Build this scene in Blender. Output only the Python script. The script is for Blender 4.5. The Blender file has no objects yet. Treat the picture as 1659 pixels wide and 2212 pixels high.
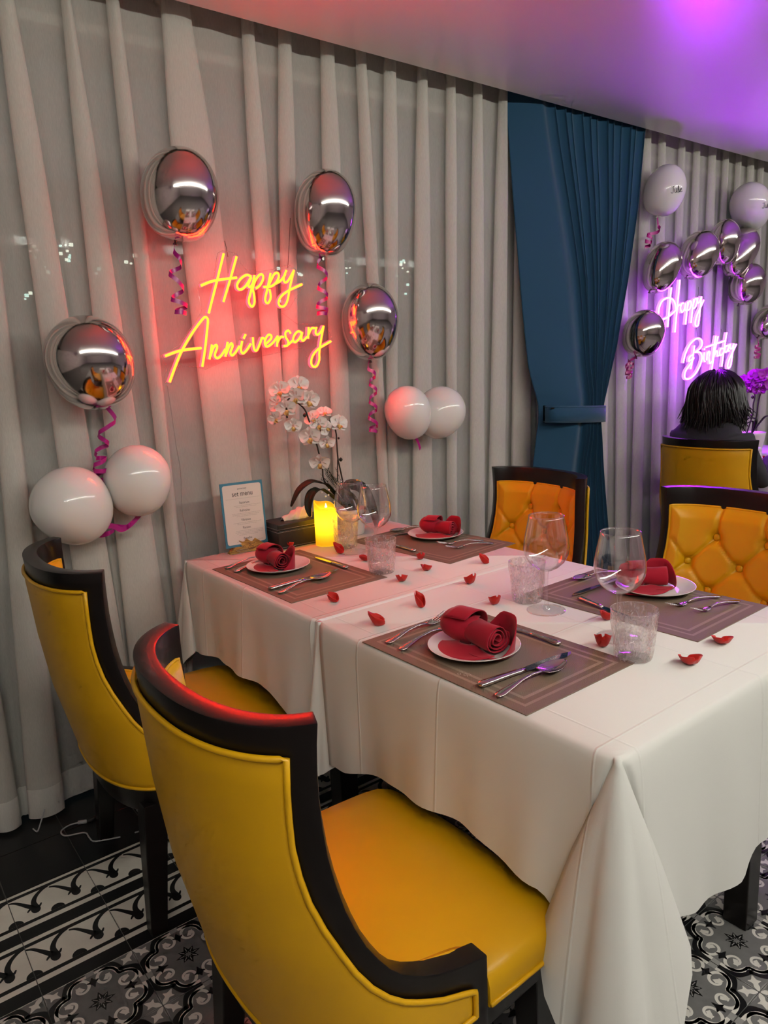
import bpy, bmesh, math, random
from mathutils import Vector, Matrix
random.seed(7)
scene = bpy.context.scene
COL = scene.collection
PI = math.pi
def V3(*a): return Vector(a)

# ------------------------------------------------------------------ camera
CAM = Vector((-1.0405, -0.9355, 1.341)); FPX = 1567.81; CX, CY = 829.5, 1106.0
_y, _p, _r = (math.radians(a) for a in (37.1353, -11.3673, -2.6032))
FWD = V3(math.sin(_y)*math.cos(_p), math.cos(_y)*math.cos(_p), math.sin(_p))
_rt = V3(math.cos(_y), -math.sin(_y), 0); _up = _rt.cross(FWD)
RIGHT = _rt*math.cos(_r) + _up*math.sin(_r); UP = -_rt*math.sin(_r) + _up*math.cos(_r)
cam_d = bpy.data.cameras.new('camera'); cam = bpy.data.objects.new('camera', cam_d); COL.objects.link(cam)
cam_d.sensor_fit = 'HORIZONTAL'; cam_d.sensor_width = 36; cam_d.lens = FPX/1659*36
cam_d.clip_start = .02
cam.matrix_world = Matrix(((RIGHT.x, UP.x, -FWD.x, CAM.x), (RIGHT.y, UP.y, -FWD.y, CAM.y), (RIGHT.z, UP.z, -FWD.z, CAM.z), (0, 0, 0, 1)))
scene.camera = cam
def P(px, py, ax, val):
    """photograph pixel -> the point where its sight line meets the plane ax = val"""
    d = FWD + RIGHT*((px-CX)/FPX) - UP*((py-CY)/FPX)
    i = 'xyz'.index(ax)
    return CAM + d*((val-CAM[i])/d[i])
def depth(p): return (p-CAM).dot(FWD)

# ------------------------------------------------------------------ world, exposure, lamps
w = bpy.data.worlds.new('world'); scene.world = w; w.use_nodes = True
w.node_tree.nodes['Background'].inputs[0].default_value = (.02, .03, .035, 1)
w.node_tree.nodes['Background'].inputs[1].default_value = .6
vs = scene.view_settings
vs.view_transform = 'Standard'; vs.look = 'None'; vs.gamma = 1; vs.exposure = 0.5; vs.use_curve_mapping = False
cy = scene.cycles
cy.use_light_tree = False; cy.use_denoising = True; cy.max_bounces = 5; cy.transparent_max_bounces = 16; cy.diffuse_bounces = 2; cy.glossy_bounces = 3
cy.transmission_bounces = 2; cy.use_adaptive_sampling = True; cy.adaptive_threshold = .06; cy.adaptive_min_samples = 12; cy.caustics_reflective = False; cy.caustics_refractive = False; cy.sample_clamp_indirect = 6.0
LAMP_STRENGTH = 33.0
NEON_RED = 62.0                                             # the tubes glow deep red and purple; their fronts burn out to yellow and white
NEON_PURPLE = 130.0

# ------------------------------------------------------------------ helpers
def link(o): COL.objects.link(o); return o
def tag(o, label=None, cat=None, group=None, kind=None):
    if label: o['label'] = label
    if cat: o['category'] = cat
    if group: o['group'] = group
    if kind: o['kind'] = kind
    return o
def thing(name, label, cat, loc=(0, 0, 0), rz=0, group=None):
    o = link(bpy.data.objects.new(name, None)); o.location = loc; o.rotation_euler = (0, 0, rz); o.empty_display_size = .05
    return tag(o, label, cat, group)
def obj(name, VF, mat, parent=None, smooth=True, origin=None, mats=None, mi=None):
    V, F = VF
    if origin is not None: V = [Vector(v)-Vector(origin) for v in V]
    me = bpy.data.meshes.new(name); me.from_pydata([tuple(v) for v in V], [], F)
    for m in (mats or [mat]): me.materials.append(m)
    if mi: me.polygons.foreach_set('material_index', mi)
    if smooth: me.polygons.foreach_set('use_smooth', [True]*len(me.polygons))
    me.update()
    o = link(bpy.data.objects.new(name, me))
    if origin is not None: o.location = origin
    if parent is not None: o.parent = parent
    return o
def sharp(o, ang=40):
    me = o.data; bm = bmesh.new(); bm.from_mesh(me); bmesh.ops.recalc_face_normals(bm, faces=bm.faces)
    for e in bm.edges:
        if len(e.link_faces) == 2: e.smooth = e.calc_face_angle(0) < math.radians(ang)
    bm.to_mesh(me); bm.free(); return o
def copy_tree(o, parent=None):
    c = o.copy(); COL.objects.link(c); c.parent = parent
    for ch in list(o.children): copy_tree(ch, c)
    return c
def join(*vfs):
    V, F = [], []
    for v, f in vfs:
        k = len(V); V += list(v); F += [tuple(i+k for i in q) for q in f]
    return V, F
def xf(VF, M): return [M @ Vector(v) for v in VF[0]], VF[1]
def grid(fn, nu, nv, cu=False, cv=False):
    V = [Vector(fn(i/(nu if cu else nu-1), j/(nv if cv else nv-1))) for j in range(nv) for i in range(nu)]
    F = []
    for j in range(nv if cv else nv-1):
        for i in range(nu if cu else nu-1):
            a, b = i, (i+1) % nu; c, d = j*nu, ((j+1) % nv)*nu
            F.append((c+a, c+b, d+b, d+a))
    return V, F
def solid(fo, fi, nu, nv):
    """closed body between two grids over the same parameters"""
    V1, F1 = grid(fo, nu, nv); V2, F2 = grid(fi, nu, nv); n = len(V1)
    F = F1 + [tuple(reversed([i+n for i in f])) for f in F2]
    ring = [i for i in range(nu)] + [j*nu+nu-1 for j in range(1, nv)] + [(nv-1)*nu+i for i in range(nu-2, -1, -1)] + [j*nu for j in range(nv-2, 0, -1)]
    for a, b in zip(ring, ring[1:]+ring[:1]): F.append((b, a, a+n, b+n))
    return V1+V2, F
def lathe(prof, n=32):
    V, F = [], []; rings = []
    for r, z in prof:
        if r < 1e-6: rings.append([len(V)]); V.append(V3(0, 0, z))
        else:
            rings.append([len(V)+k for k in range(n)])
            V += [V3(r*math.cos(2*PI*k/n), r*math.sin(2*PI*k/n), z) for k in range(n)]
    for A, B in zip(rings, rings[1:]):
        for k in range(n):
            a, b = A[k % len(A)], A[(k+1) % len(A)]; c, d = B[k % len(B)], B[(k+1) % len(B)]
            f = [a, b, d, c]; g = []
            for q in f:
                if q not in g: g.append(q)
            if len(g) > 2: F.append(tuple(g))
    return V, F
def frames(pts, up=None):
    n = len(pts); T = [(pts[min(i+1, n-1)]-pts[max(i-1, 0)]).normalized() for i in range(n)]
    u = (up or (V3(0, 0, 1) if abs(T[0].z) < .9 else V3(1, 0, 0)))
    u = (u - T[0]*u.dot(T[0])).normalized(); out = []
    for t in T:
        u = u - t*u.dot(t)
        u = u.normalized() if u.length > 1e-6 else t.orthogonal().normalized()
        out.append((t, u, t.cross(u)))
    return out
def tube(pts, r, n=8, cap=True, flat=1.0, up=None):
    pts = [Vector(p) for p in pts]; fr = frames(pts, up); V, F = [], []
    for i, (p, (t, u, v)) in enumerate(zip(pts, fr)):
        ri = r[i] if isinstance(r, (list, tuple)) else r
        V += [p + (u*math.cos(2*PI*k/n)*flat + v*math.sin(2*PI*k/n))*ri for k in range(n)]
    for i in range(len(pts)-1):
        for k in range(n): F.append((i*n+k, i*n+(k+1) % n, (i+1)*n+(k+1) % n, (i+1)*n+k))
    if cap: F += [tuple(range(n-1, -1, -1)), tuple((len(pts)-1)*n+k for k in range(n))]
    return V, F
def smoothline(pts, k=6, closed=False):
    pts = [Vector(p) for p in pts]
    if len(pts) < 3: 
        a, b = pts; return [a.lerp(b, i/k) for i in range(k+1)]
    out = []; n = len(pts)
    for i in range(n if closed else n-1):
        if closed: p0, p1, p2, p3 = pts[i-1], pts[i], pts[(i+1) % n], pts[(i+2) % n]
        else: p0, p1, p2, p3 = pts[max(i-1, 0)], pts[i], pts[i+1], pts[min(i+2, n-1)]
        for j in range(k):
            t = j/k; out.append(.5*((2*p1)+(p2-p0)*t+(2*p0-5*p1+4*p2-p3)*t*t+(3*p1-p0-3*p2+p3)*t**3))
    if not closed: out.append(pts[-1])
    return out
def box(x0, x1, y0, y1, z0, z1):
    V = [V3(x, y, z) for z in (z0, z1) for y in (y0, y1) for x in (x0, x1)]
    return V, [(0, 2, 3, 1), (4, 5, 7, 6), (0, 1, 5, 4), (2, 6, 7, 3), (0, 4, 6, 2), (1, 3, 7, 5)]
def bevel(o, wd, seg=2):
    bm = bmesh.new(); bm.from_mesh(o.data)
    bmesh.ops.recalc_face_normals(bm, faces=bm.faces)
    bmesh.ops.bevel(bm, geom=[e for e in bm.edges if len(e.link_faces) == 2 and e.calc_face_angle(0) > .5], offset=wd, segments=seg, profile=.6, affect='EDGES', clamp_overlap=True)
    bm.to_mesh(o.data); bm.free(); return o
def prism(out, z0, z1):
    n = len(out); V = [V3(x, y, z0) for x, y in out] + [V3(x, y, z1) for x, y in out]
    return V, [tuple(range(n-1, -1, -1)), tuple(range(n, 2*n))] + [(i, (i+1) % n, n+(i+1) % n, n+i) for i in range(n)]
def interp(x, tab):
    if x <= tab[0][0]: return tab[0][1]
    for (a, fa), (b, fb) in zip(tab, tab[1:]):
        if x <= b: return fa+(fb-fa)*(x-a)/(b-a) if b > a else fb
    return tab[-1][1]
def sm(t): t = max(0, min(1, t)); return t*t*(3-2*t)
def wire(o, pts, r, mat): return o

# ------------------------------------------------------------------ materials
def mat(name, col, rough=.5, metal=0, spec=.5, coat=0, coat_r=.1, emis=None, estr=0, bump=None, var=None, sheen=0, sss=0, trans=0):
    m = bpy.data.materials.new(name); m.use_nodes = True; nt = m.node_tree; b = nt.nodes['Principled BSDF']
    b.inputs['Base Color'].default_value = (*col, 1); b.inputs['Roughness'].default_value = rough; b.inputs['Metallic'].default_value = metal
    b.inputs['Specular IOR Level'].default_value = spec; b.inputs['Coat Weight'].default_value = coat; b.inputs['Coat Roughness'].default_value = coat_r
    b.inputs['Sheen Weight'].default_value = sheen; b.inputs['Transmission Weight'].default_value = trans
    if sss:
        b.inputs['Subsurface Weight'].default_value = sss; b.inputs['Subsurface Radius'].default_value = (.01, .006, .003); b.inputs['Subsurface Scale'].default_value = 1
    if emis: b.inputs['Emission Color'].default_value = (*emis, 1); b.inputs['Emission Strength'].default_value = estr
    tc = nt.nodes.new('ShaderNodeTexCoord')
    if bump:
        n = nt.nodes.new('ShaderNodeTexNoise'); n.inputs['Scale'].default_value = bump[0]; n.inputs['Detail'].default_value = 3
        bp = nt.nodes.new('ShaderNodeBump'); bp.inputs['Strength'].default_value = bump[1]; bp.inputs['Distance'].default_value = bump[2]
        nt.links.new(tc.outputs['Object'], n.inputs['Vector']); nt.links.new(n.outputs['Fac'], bp.inputs['Height']); nt.links.new(bp.outputs['Normal'], b.inputs['Normal'])
    if var:
        n = nt.nodes.new('ShaderNodeTexNoise'); n.inputs['Scale'].default_value = var[0]; n.inputs['Detail'].default_value = 4
        r = nt.nodes.new('ShaderNodeValToRGB'); r.color_ramp.elements[0].color = (*[c*(1-var[1]) for c in col], 1); r.color_ramp.elements[1].color = (*[min(1, c*(1+var[1])) for c in col], 1)
        r.color_ramp.elements[0].position = .3; r.color_ramp.elements[1].position = .7
        nt.links.new(tc.outputs['Object'], n.inputs['Vector']); nt.links.new(n.outputs['Fac'], r.inputs['Fac']); nt.links.new(r.outputs['Color'], b.inputs['Base Color'])
    return m
def shader(name):
    m = bpy.data.materials.new(name); m.use_nodes = True; nt = m.node_tree; nt.nodes.remove(nt.nodes['Principled BSDF'])
    return m, nt, nt.nodes['Material Output']
def N(nt, t, **kw):
    n = nt.nodes.new('ShaderNode'+t)
    for k, v in kw.items(): n.inputs[k].default_value = v
    return n
def sheer_mat(name, col, opac):
    m, nt, out = shader(name)
    d = N(nt, 'BsdfDiffuse', Color=(*col, 1)); t = N(nt, 'BsdfTranslucent', Color=(*col, 1)); tr = N(nt, 'BsdfTransparent')
    a = N(nt, 'MixShader', Fac=.3); b = N(nt, 'MixShader', Fac=opac)
    tc = N(nt, 'TexCoord'); mp = N(nt, 'Mapping'); mp.inputs['Scale'].default_value = (900, 900, 60)
    nz = N(nt, 'TexNoise', Scale=1.0, Detail=1); mr = N(nt, 'MapRange'); mr.inputs['To Min'].default_value = opac-.10; mr.inputs['To Max'].default_value = min(1, opac+.10)
    nt.links.new(tc.outputs['Object'], mp.inputs['Vector']); nt.links.new(mp.outputs['Vector'], nz.inputs['Vector']); nt.links.new(nz.outputs['Fac'], mr.inputs['Value']); nt.links.new(mr.outputs['Result'], b.inputs['Fac'])
    nt.links.new(d.outputs[0], a.inputs[1]); nt.links.new(t.outputs[0], a.inputs[2]); nt.links.new(tr.outputs[0], b.inputs[1]); nt.links.new(a.outputs[0], b.inputs[2]); nt.links.new(b.outputs[0], out.inputs[0])
    return m
def thin_glass(name, tint=(1, 1, 1), lo=.035, hi=.9, rough=.0, pw=4.0, edge_dark=1.0):
    """thin clear sheet: sees straight through, mirrors more toward grazing angles (Schlick)"""
    m, nt, out = shader(name)
    g = N(nt, 'BsdfGlossy', Color=(1, 1, 1, 1), Roughness=rough); t = N(nt, 'BsdfTransparent', Color=(*tint, 1)); x = N(nt, 'MixShader')
    ed = N(nt, 'MixRGB', Color1=(*tint, 1), Color2=(*[c*edge_dark for c in tint], 1)); nt.links.new(ed.outputs[0], t.inputs['Color'])
    lw = N(nt, 'LayerWeight', Blend=.5); pn = nt.nodes.new('ShaderNodeMath'); pn.operation = 'POWER'; pn.inputs[1].default_value = pw
    mr = N(nt, 'MapRange'); mr.inputs['To Min'].default_value = lo; mr.inputs['To Max'].default_value = hi
    nt.links.new(lw.outputs['Facing'], pn.inputs[0]); nt.links.new(pn.outputs[0], mr.inputs['Value']); nt.links.new(pn.outputs[0], ed.inputs['Fac']); nt.links.new(mr.outputs['Result'], x.inputs['Fac'])
    nt.links.new(t.outputs[0], x.inputs[1]); nt.links.new(g.outputs[0], x.inputs[2]); nt.links.new(x.outputs[0], out.inputs[0])
    return m
def emit(name, col, s):
    m, nt, out = shader(name); e = N(nt, 'Emission', Color=(*col, 1), Strength=s); nt.links.new(e.outputs[0], out.inputs[0]); return m

M = {}
M['ceiling'] = mat('ceiling_paint', (.84, .81, .78), .30, spec=1.0)
M['wall'] = mat('wall_paint', (.68, .63, .57), .7, var=(3, .1))
M['lintel'] = mat('lintel_paint', (.52, .47, .41), .8)
M['grout'] = mat('grout', (.16, .15, .14), .8)
M['t_grey'] = mat('tile_grey', (.17, .165, .16), .38, var=(30, .12))
M['t_mid'] = mat('tile_mid_grey', (.30, .29, .275), .38, var=(30, .1))
M['t_light'] = mat('tile_light', (.72, .68, .62), .38, var=(25, .08))
M['t_black'] = mat('tile_black', (.008, .008, .009), .3, var=(20, .2))
M['t_cream'] = mat('tile_cream', (.84, .79, .69), .38, var=(12, .08))
M['sheer'] = sheer_mat('sheer_fabric', (.88, .84, .765), .59)
M['sheer_hem'] = sheer_mat('sheer_hem_fabric', (.88, .85, .79), .90)
M['blue'] = mat('blue_drape_cloth', (.010, .060, .120), .75, spec=.25, sheen=.25, bump=(700, .12, .001))
M['cloth'] = mat('white_cotton', (.76, .75, .70), .85, spec=.2, bump=(420, .10, .001))
def creased(m, xs, ys):
    """ironed fold lines pressed into the cloth (object coordinates, metres)"""
    nt = m.node_tree; b = nt.nodes['Principled BSDF']; L = nt.links.new; tc = N(nt, 'TexCoord'); sx = N(nt, 'SeparateXYZ'); L(tc.outputs['Object'], sx.inputs[0]); acc = None
    for ax, vals in (('X', xs), ('Y', ys)):
        for v in vals:
            q = sx.outputs[ax]
            for op, val in (('SUBTRACT', v), ('ABSOLUTE', 0), ('DIVIDE', .0035), ('SUBTRACT', 1.0), ('MULTIPLY', -1.0), ('MAXIMUM', 0.0)):
                n = nt.nodes.new('ShaderNodeMath'); n.operation = op; n.inputs[1].default_value = val; L(q, n.inputs[0]); q = n.outputs[0]
            if acc is None: acc = q
            else: n = nt.nodes.new('ShaderNodeMath'); n.operation = 'ADD'; L(acc, n.inputs[0]); L(q, n.inputs[1]); acc = n.outputs[0]
    bp = N(nt, 'Bump', Strength=.5, Distance=.0022); L(acc, bp.inputs['Height']); old = b.inputs['Normal'].links[0].from_socket; L(old, bp.inputs['Normal']); L(bp.outputs[0], b.inputs['Normal']); return m
M['cloth_creased'] = creased(mat('white_cotton_creased', (.76, .75, .70), .85, spec=.2, bump=(420, .10, .001)), [.02, -.365, .33], [-.02, .25, -.375])
M['wood'] = mat('dark_lacquered_wood', (.0055, .0035, .0032), .36, spec=.28, coat=.16, coat_r=.10, bump=(120, .05, .001))
M['leather'] = mat('mustard_leather', (.70, .365, .004), .40, spec=.4, bump=(380, .10, .0008), var=(4, .05))
M['leather_tuft'] = M['leather']
M['chrome_b'] = mat('chrome_latex', (.66, .585, .57), .11, metal=1.0, bump=(14, .03, .01))
M['white_b'] = mat('white_latex', (.80, .77, .73), .13, spec=.5, sss=.2)
M['ribbon'] = mat('magenta_ribbon', (.42, .006, .20), .28, spec=.6)
M['knot'] = mat('knot_rubber', (.10, .07, .06), .4)
M['red_lens'] = emit('neon_yellow_front', (1.0, .70/NEON_RED, .05/NEON_RED), NEON_RED)
M['red_body'] = emit('neon_red_body', (1.0, .035, .05), 4.0)
M['pur_lens'] = emit('neon_white_front', (.42, .95/NEON_PURPLE, 1.0), NEON_PURPLE)
M['pur_body'] = emit('neon_purple_body', (.46, .06, 1.0), 6.0)
M['glass_foot'] = thin_glass('drinking_glass_foot', (.99, .985, .985), .04, .55, .0, 4.0)
M['acrylic'] = thin_glass('clear_acrylic', (.985, .985, .985), .008, .4, .05)
M['glass'] = thin_glass('drinking_glass', (.985, .98, .985), .085, .85, .0, 3.0)
M['window'] = thin_glass('window_glass', (.80, .86, .85), .015, .8, .03)
M['plate'] = mat('white_porcelain', (.80, .76, .72), .16, spec=.55)
M['napkin'] = mat('red_napkin_cotton', (.36, .006, .022), .8, spec=.2, sheen=.15, bump=(500, .15, .001))
M['steel'] = mat('polished_steel', (.62, .58, .55), .13, metal=1)
M['petal'] = mat('rose_petal', (.52, .012, .006), .5, spec=.3, sheen=.1, var=(26, .25))
M['pot'] = mat('white_ceramic', (.72, .68, .62), .35)
M['leaf'] = mat('orchid_leaf', (.012, .017, .008), .55, spec=.25)
M['stem'] = mat('orchid_stem', (.022, .016, .010), .55)
M['fern'] = mat('fern_green', (.018, .032, .014), .6)
M['orchid'] = mat('orchid_white', (.84, .76, .70), .6, sss=.1)
M['orchid_lip'] = mat('orchid_lip', (.75, .48, .16), .6)
M['orchid_p'] = mat('orchid_magenta', (.34, .012, .30), .55)
M['orchid_plip'] = mat('orchid_magenta_lip', (.6, .25, .5), .55)
M['blackleather'] = mat('black_leatherette', (.008, .007, .007), .45, bump=(300, .2, .001))
M['stitch'] = mat('white_stitch', (.55, .52, .48), .8)
M['tissue'] = mat('tissue_paper', (.80, .74, .66), .9, sss=.1)
M['oak'] = None
M['paper'] = mat('menu_paper', (.70, .60, .52), .7)
M['blueboard'] = mat('menu_blue_board', (.045, .19, .27), .4)
M['ink'] = mat('ink', (.06, .045, .04), .8)
M['ink_light'] = mat('pale_print', (.42, .36, .30), .8)
M['marker'] = mat('marker_ink', (.025, .02, .04), .6)
M['hair'] = mat('dark_hair', (.0085, .005, .0055), .38, spec=.5, var=(60, .4))
M['skin'] = mat('skin', (.45, .27, .20), .55)
M['shirt'] = mat('charcoal_shirt', (.030, .030, .034), .85, bump=(400, .2, .001))
M['trousers'] = mat('dark_trousers', (.02, .02, .025), .85)
M['cable'] = mat('grey_cable', (.42, .42, .42), .5)
M['cable_clear'] = thin_glass('clear_lead', (.85, .85, .85), .15, .8, .1)
M['black_plastic'] = mat('black_plastic', (.01, .01, .01), .4)
M['white_plastic'] = mat('white_plastic', (.65, .63, .6), .4)
M['terrace'] = mat('terrace_stone', (.30, .36, .36), .8, var=(2, .15))
M['rail'] = mat('railing_paint', (.30, .36, .36), .5)
M['facade'] = mat('far_facade', (.03, .035, .035), .9)
M['lit'] = emit('lit_window', (1.0, .92, .75), 1.7)
M['lit2'] = emit('lit_window_cool', (.75, 1.0, .88), 1.5)
M['lamp_tube'] = emit('lamp_tube', (1.0, 1.0, .90), LAMP_STRENGTH)
for k in ('lit', 'lit2', 'red_body', 'pur_body'): M[k].cycles.emission_sampling = 'NONE'     # faint sources: no light sampling needed
M['metal_white'] = mat('lamp_housing', (.6, .6, .58), .4)
# hammered tumbler glass: clear glass whose dimples scatter part of the light
def hammered():
    m, nt, out = shader('hammered_glass')
    tc = N(nt, 'TexCoord'); mp = N(nt, 'Mapping'); mp.inputs['Scale'].default_value = (1, 1, .6)
    vo = N(nt, 'TexNoise', Scale=95.0, Detail=2, Distortion=1.2); bp = N(nt, 'Bump', Strength=.9, Distance=.004)
    g = N(nt, 'BsdfGlossy', Color=(1, 1, 1, 1), Roughness=.08); t = N(nt, 'BsdfTransparent', Color=(.97, .96, .95, 1)); d = N(nt, 'BsdfTranslucent', Color=(.9, .87, .83, 1)); df = N(nt, 'BsdfDiffuse', Color=(.8, .77, .72, 1))
    r = N(nt, 'ValToRGB'); r.color_ramp.elements[0].position = .42; r.color_ramp.elements[1].position = .62
    r.color_ramp.elements[0].color = (.10, .10, .10, 1); r.color_ramp.elements[1].color = (.42, .42, .42, 1)
    a = N(nt, 'MixShader', Fac=.5); b = N(nt, 'MixShader'); c = N(nt, 'MixShader'); lw = N(nt, 'LayerWeight', Blend=.3); mr = N(nt, 'MapRange'); mr.inputs['To Min'].default_value = .05; mr.inputs['To Max'].default_value = .5
    L = nt.links.new
    L(tc.outputs['Object'], mp.inputs['Vector']); L(mp.outputs['Vector'], vo.inputs['Vector']); L(vo.outputs['Fac'], bp.inputs['Height']); L(vo.outputs['Fac'], r.inputs['Fac'])
    for n in (g, d, df, lw): L(bp.outputs['Normal'], n.inputs['Normal'])
    L(d.outputs[0], a.inputs[1]); L(df.outputs[0], a.inputs[2]); L(r.outputs['Color'], b.inputs['Fac']); L(t.outputs[0], b.inputs[1]); L(a.outputs[0], b.inputs[2])
    L(lw.outputs['Facing'], mr.inputs['Value']); L(mr.outputs['Result'], c.inputs['Fac']); L(b.outputs[0], c.inputs[1]); L(g.outputs[0], c.inputs[2]); L(c.outputs[0], out.inputs[0])
    return m
M['hammered'] = hammered()
def oak():
    m = mat('olive_wood', (.30, .15, .035), .5); nt = m.node_tree; b = nt.nodes['Principled BSDF']
    tc = N(nt, 'TexCoord'); mp = N(nt, 'Mapping'); mp.inputs['Scale'].default_value = (8, 60, 60); nz = N(nt, 'TexNoise', Scale=2.2, Detail=5, Distortion=1.5); r = N(nt, 'ValToRGB')
    r.color_ramp.elements[0].color = (.20, .09, .02, 1); r.color_ramp.elements[1].color = (.58, .33, .07, 1); r.color_ramp.elements[0].position = .35; r.color_ramp.elements[1].position = .65
    nt.links.new(tc.outputs['Object'], mp.inputs[0]); nt.links.new(mp.outputs[0], nz.inputs['Vector']); nt.links.new(nz.outputs['Fac'], r.inputs[0]); nt.links.new(r.outputs[0], b.inputs['Base Color'])
    return m
M['oak'] = oak()
def woven():
    """woven vinyl: fine cross weave, with lighter and darker woven bands set in from the edge (object units are metres)"""
    m = mat('woven_vinyl', (.17, .125, .095), .6, spec=.35); nt = m.node_tree; b = nt.nodes['Principled BSDF']; L = nt.links.new
    tc = N(nt, 'TexCoord'); sx = N(nt, 'SeparateXYZ'); L(tc.outputs['Object'], sx.inputs[0])
    def mth(op, a, bb=None):
        n = nt.nodes.new('ShaderNodeMath'); n.operation = op
        for i, q in enumerate((a, bb)):
            if q is None: continue
            if isinstance(q, (int, float)): n.inputs[i].default_value = q
            else: L(q, n.inputs[i])
        return n.outputs[0]
    dx = mth('SUBTRACT', .159, mth('ABSOLUTE', sx.outputs['X'])); dy = mth('SUBTRACT', .234, mth('ABSOLUTE', sx.outputs['Y']))
    d = mth('MINIMUM', dx, dy); r = N(nt, 'ValToRGB'); L(mth('MULTIPLY', d, 10.0), r.inputs[0])
    cr = r.color_ramp; cr.interpolation = 'CONSTANT'
    stops = [(0, (.19, .135, .092)), (.22, (.29, .22, .155)), (.29, (.18, .128, .086)), (.42, (.30, .225, .16)), (.50, (.20, .145, .10))]
    cr.elements[0].color = (*stops[0][1], 1); cr.elements[1].position = stops[1][0]; cr.elements[1].color = (*stops[1][1], 1)
    for p_, c_ in stops[2:]: e = cr.elements.new(p_); e.color = (*c_, 1)
    wx = mth('SINE', mth('MULTIPLY', sx.outputs['X'], 2600)); wy = mth('SINE', mth('MULTIPLY', sx.outputs['Y'], 2600)); h = mth('MULTIPLY', wx, wy)
    k = mth('ADD', mth('MULTIPLY', h, .18), 1.0)
    mx = nt.nodes.new('ShaderNodeVectorMath'); mx.operation = 'SCALE'; L(r.outputs[0], mx.inputs[0]); L(k, mx.inputs['Scale']); L(mx.outputs[0], b.inputs['Base Color'])
    bp = N(nt, 'Bump', Strength=.35, Distance=.0006); L(h, bp.inputs['Height']); L(bp.outputs[0], b.inputs['Normal'])
    return m
M['woven'] = woven()

# ================================================================== THE SETTING
CEIL_Z, CEIL_Y, YC = 2.406, 1.27, 1.40     # ceiling height, its edge at the curtain pocket, curtain plane
def struct(name, VF, m, origin=None, smooth=False): return tag(obj(name, VF, m, smooth=smooth, origin=origin), kind='structure')
struct('ceiling', box(-3.5, 7.0, -7.0, CEIL_Y, CEIL_Z, CEIL_Z+.26), M['ceiling'])
struct('wall_left', box(-3.6, -3.5, -7.0, 1.75, 0, 2.7), M['wall'])
struct('wall_right', box(7.0, 7.1, -7.0, 1.75, 0, 2.7), M['wall'])
struct('wall_rear', box(-3.6, 7.1, -7.1, -7.0, 0, 2.7), M['wall'])
struct('trim_1', box(-3.5, 7.0, CEIL_Y, 1.70, CEIL_Z+.20, CEIL_Z+.26), M['ceiling'])
struct('wall_back', box(-3.5, 7.0, 1.56, 1.70, 2.385, CEIL_Z+.20), M['lintel'])
win = struct('window_1', join(box(-3.5, 7.0, 1.60, 1.68, 0, .06), box(-3.5, 7.0, 1.60, 1.68, 2.33, 2.385)), M['black_plastic'])
for k in range(4):
    obj('pane', box(-3.49+2.62*k, -3.49+2.62*k+2.6, 1.637, 1.643, .06, 2.33), M['window'], win, smooth=False)
    if k: obj('mullion', box(-3.50+2.62*k-.022, -3.50+2.62*k+.022, 1.61, 1.67, .06, 2.33), M['black_plastic'], win, smooth=False)
floor = struct('floor', box(-3.5, 7.0, -7.0, 1.70, -.06, -.003), M['grout'])

# ---- cement tiles: each printed in inlaid colours, laid on a 20 cm lattice
T = .2; TX0, TY0 = -.653, .4518
def inlay(acc, out, z, mi):
    V, F, I = acc; k = len(V); V += [V3(x*T/2, y*T/2, z) for x, y in out]; F.append(tuple(range(k, k+len(out)))); I.append(mi)
def stroke(acc, pts, wd, z, mi):
    V, F, I = acc; n = len(pts)
    pts = [Vector((p[0], p[1])) for p in pts]; k = len(V)
    for i, p in enumerate(pts):
        t = (pts[min(i+1, n-1)]-pts[max(i-1, 0)]); t = t.normalized() if t.length > 1e-9 else Vector((1, 0)); nn = Vector((-t.y, t.x)); ww = (wd[i] if isinstance(wd, list) else wd)/2
        for s in (1, -1): q = p+nn*ww*s; V.append(V3(max(-.992, min(.992, q.x))*T/2, max(-.992, min(.992, q.y))*T/2, z))
    for i in range(n-1): F.append((k+2*i, k+2*i+1, k+2*i+3, k+2*i+2)); I.append(mi)
def base_tile(acc, mi):
    V, F, I = acc; h = T/2-.0011; b = .0012
    V += [V3(sx*h, sy*h, -.004) for sx, sy in ((-1, -1), (1, -1), (1, 1), (-1, 1))] + [V3(sx*h, sy*h, -b*.5) for sx, sy in ((-1, -1), (1, -1), (1, 1), (-1, 1))] + [V3(sx*(h-b), sy*(h-b), 0) for sx, sy in ((-1, -1), (1, -1), (1, 1), (-1, 1))]
    F += [(0, 1, 5, 4), (1, 2, 6, 5), (2, 3, 7, 6), (3, 0, 4, 7), (4, 5, 9, 8), (5, 6, 10, 9), (6, 7, 11, 10), (7, 4, 8, 11), (8, 9, 10, 11)]; I += [mi]*9
def sl2(pts, k=6, closed=False): return [(v.x, v.y) for v in smoothline([V3(a, b, 0) for a, b in pts], k, closed)]
def rot4(pts, q):
    c, s = [(1, 0), (0, 1), (-1, 0), (0, -1)][q]; return [(x*c-y*s, x*s+y*c) for x, y in pts]
def mesh_of(name, acc, mats):
    V, F, I = acc; me = bpy.data.meshes.new(name); me.from_pydata([tuple(v) for v in V], [], F)
    for m in mats: me.materials.append(m)
    me.polygons.foreach_set('material_index', I); me.update(); return me
Z1, Z2, Z3, Z4 = .00012, .00024, .00036, .00048
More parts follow.
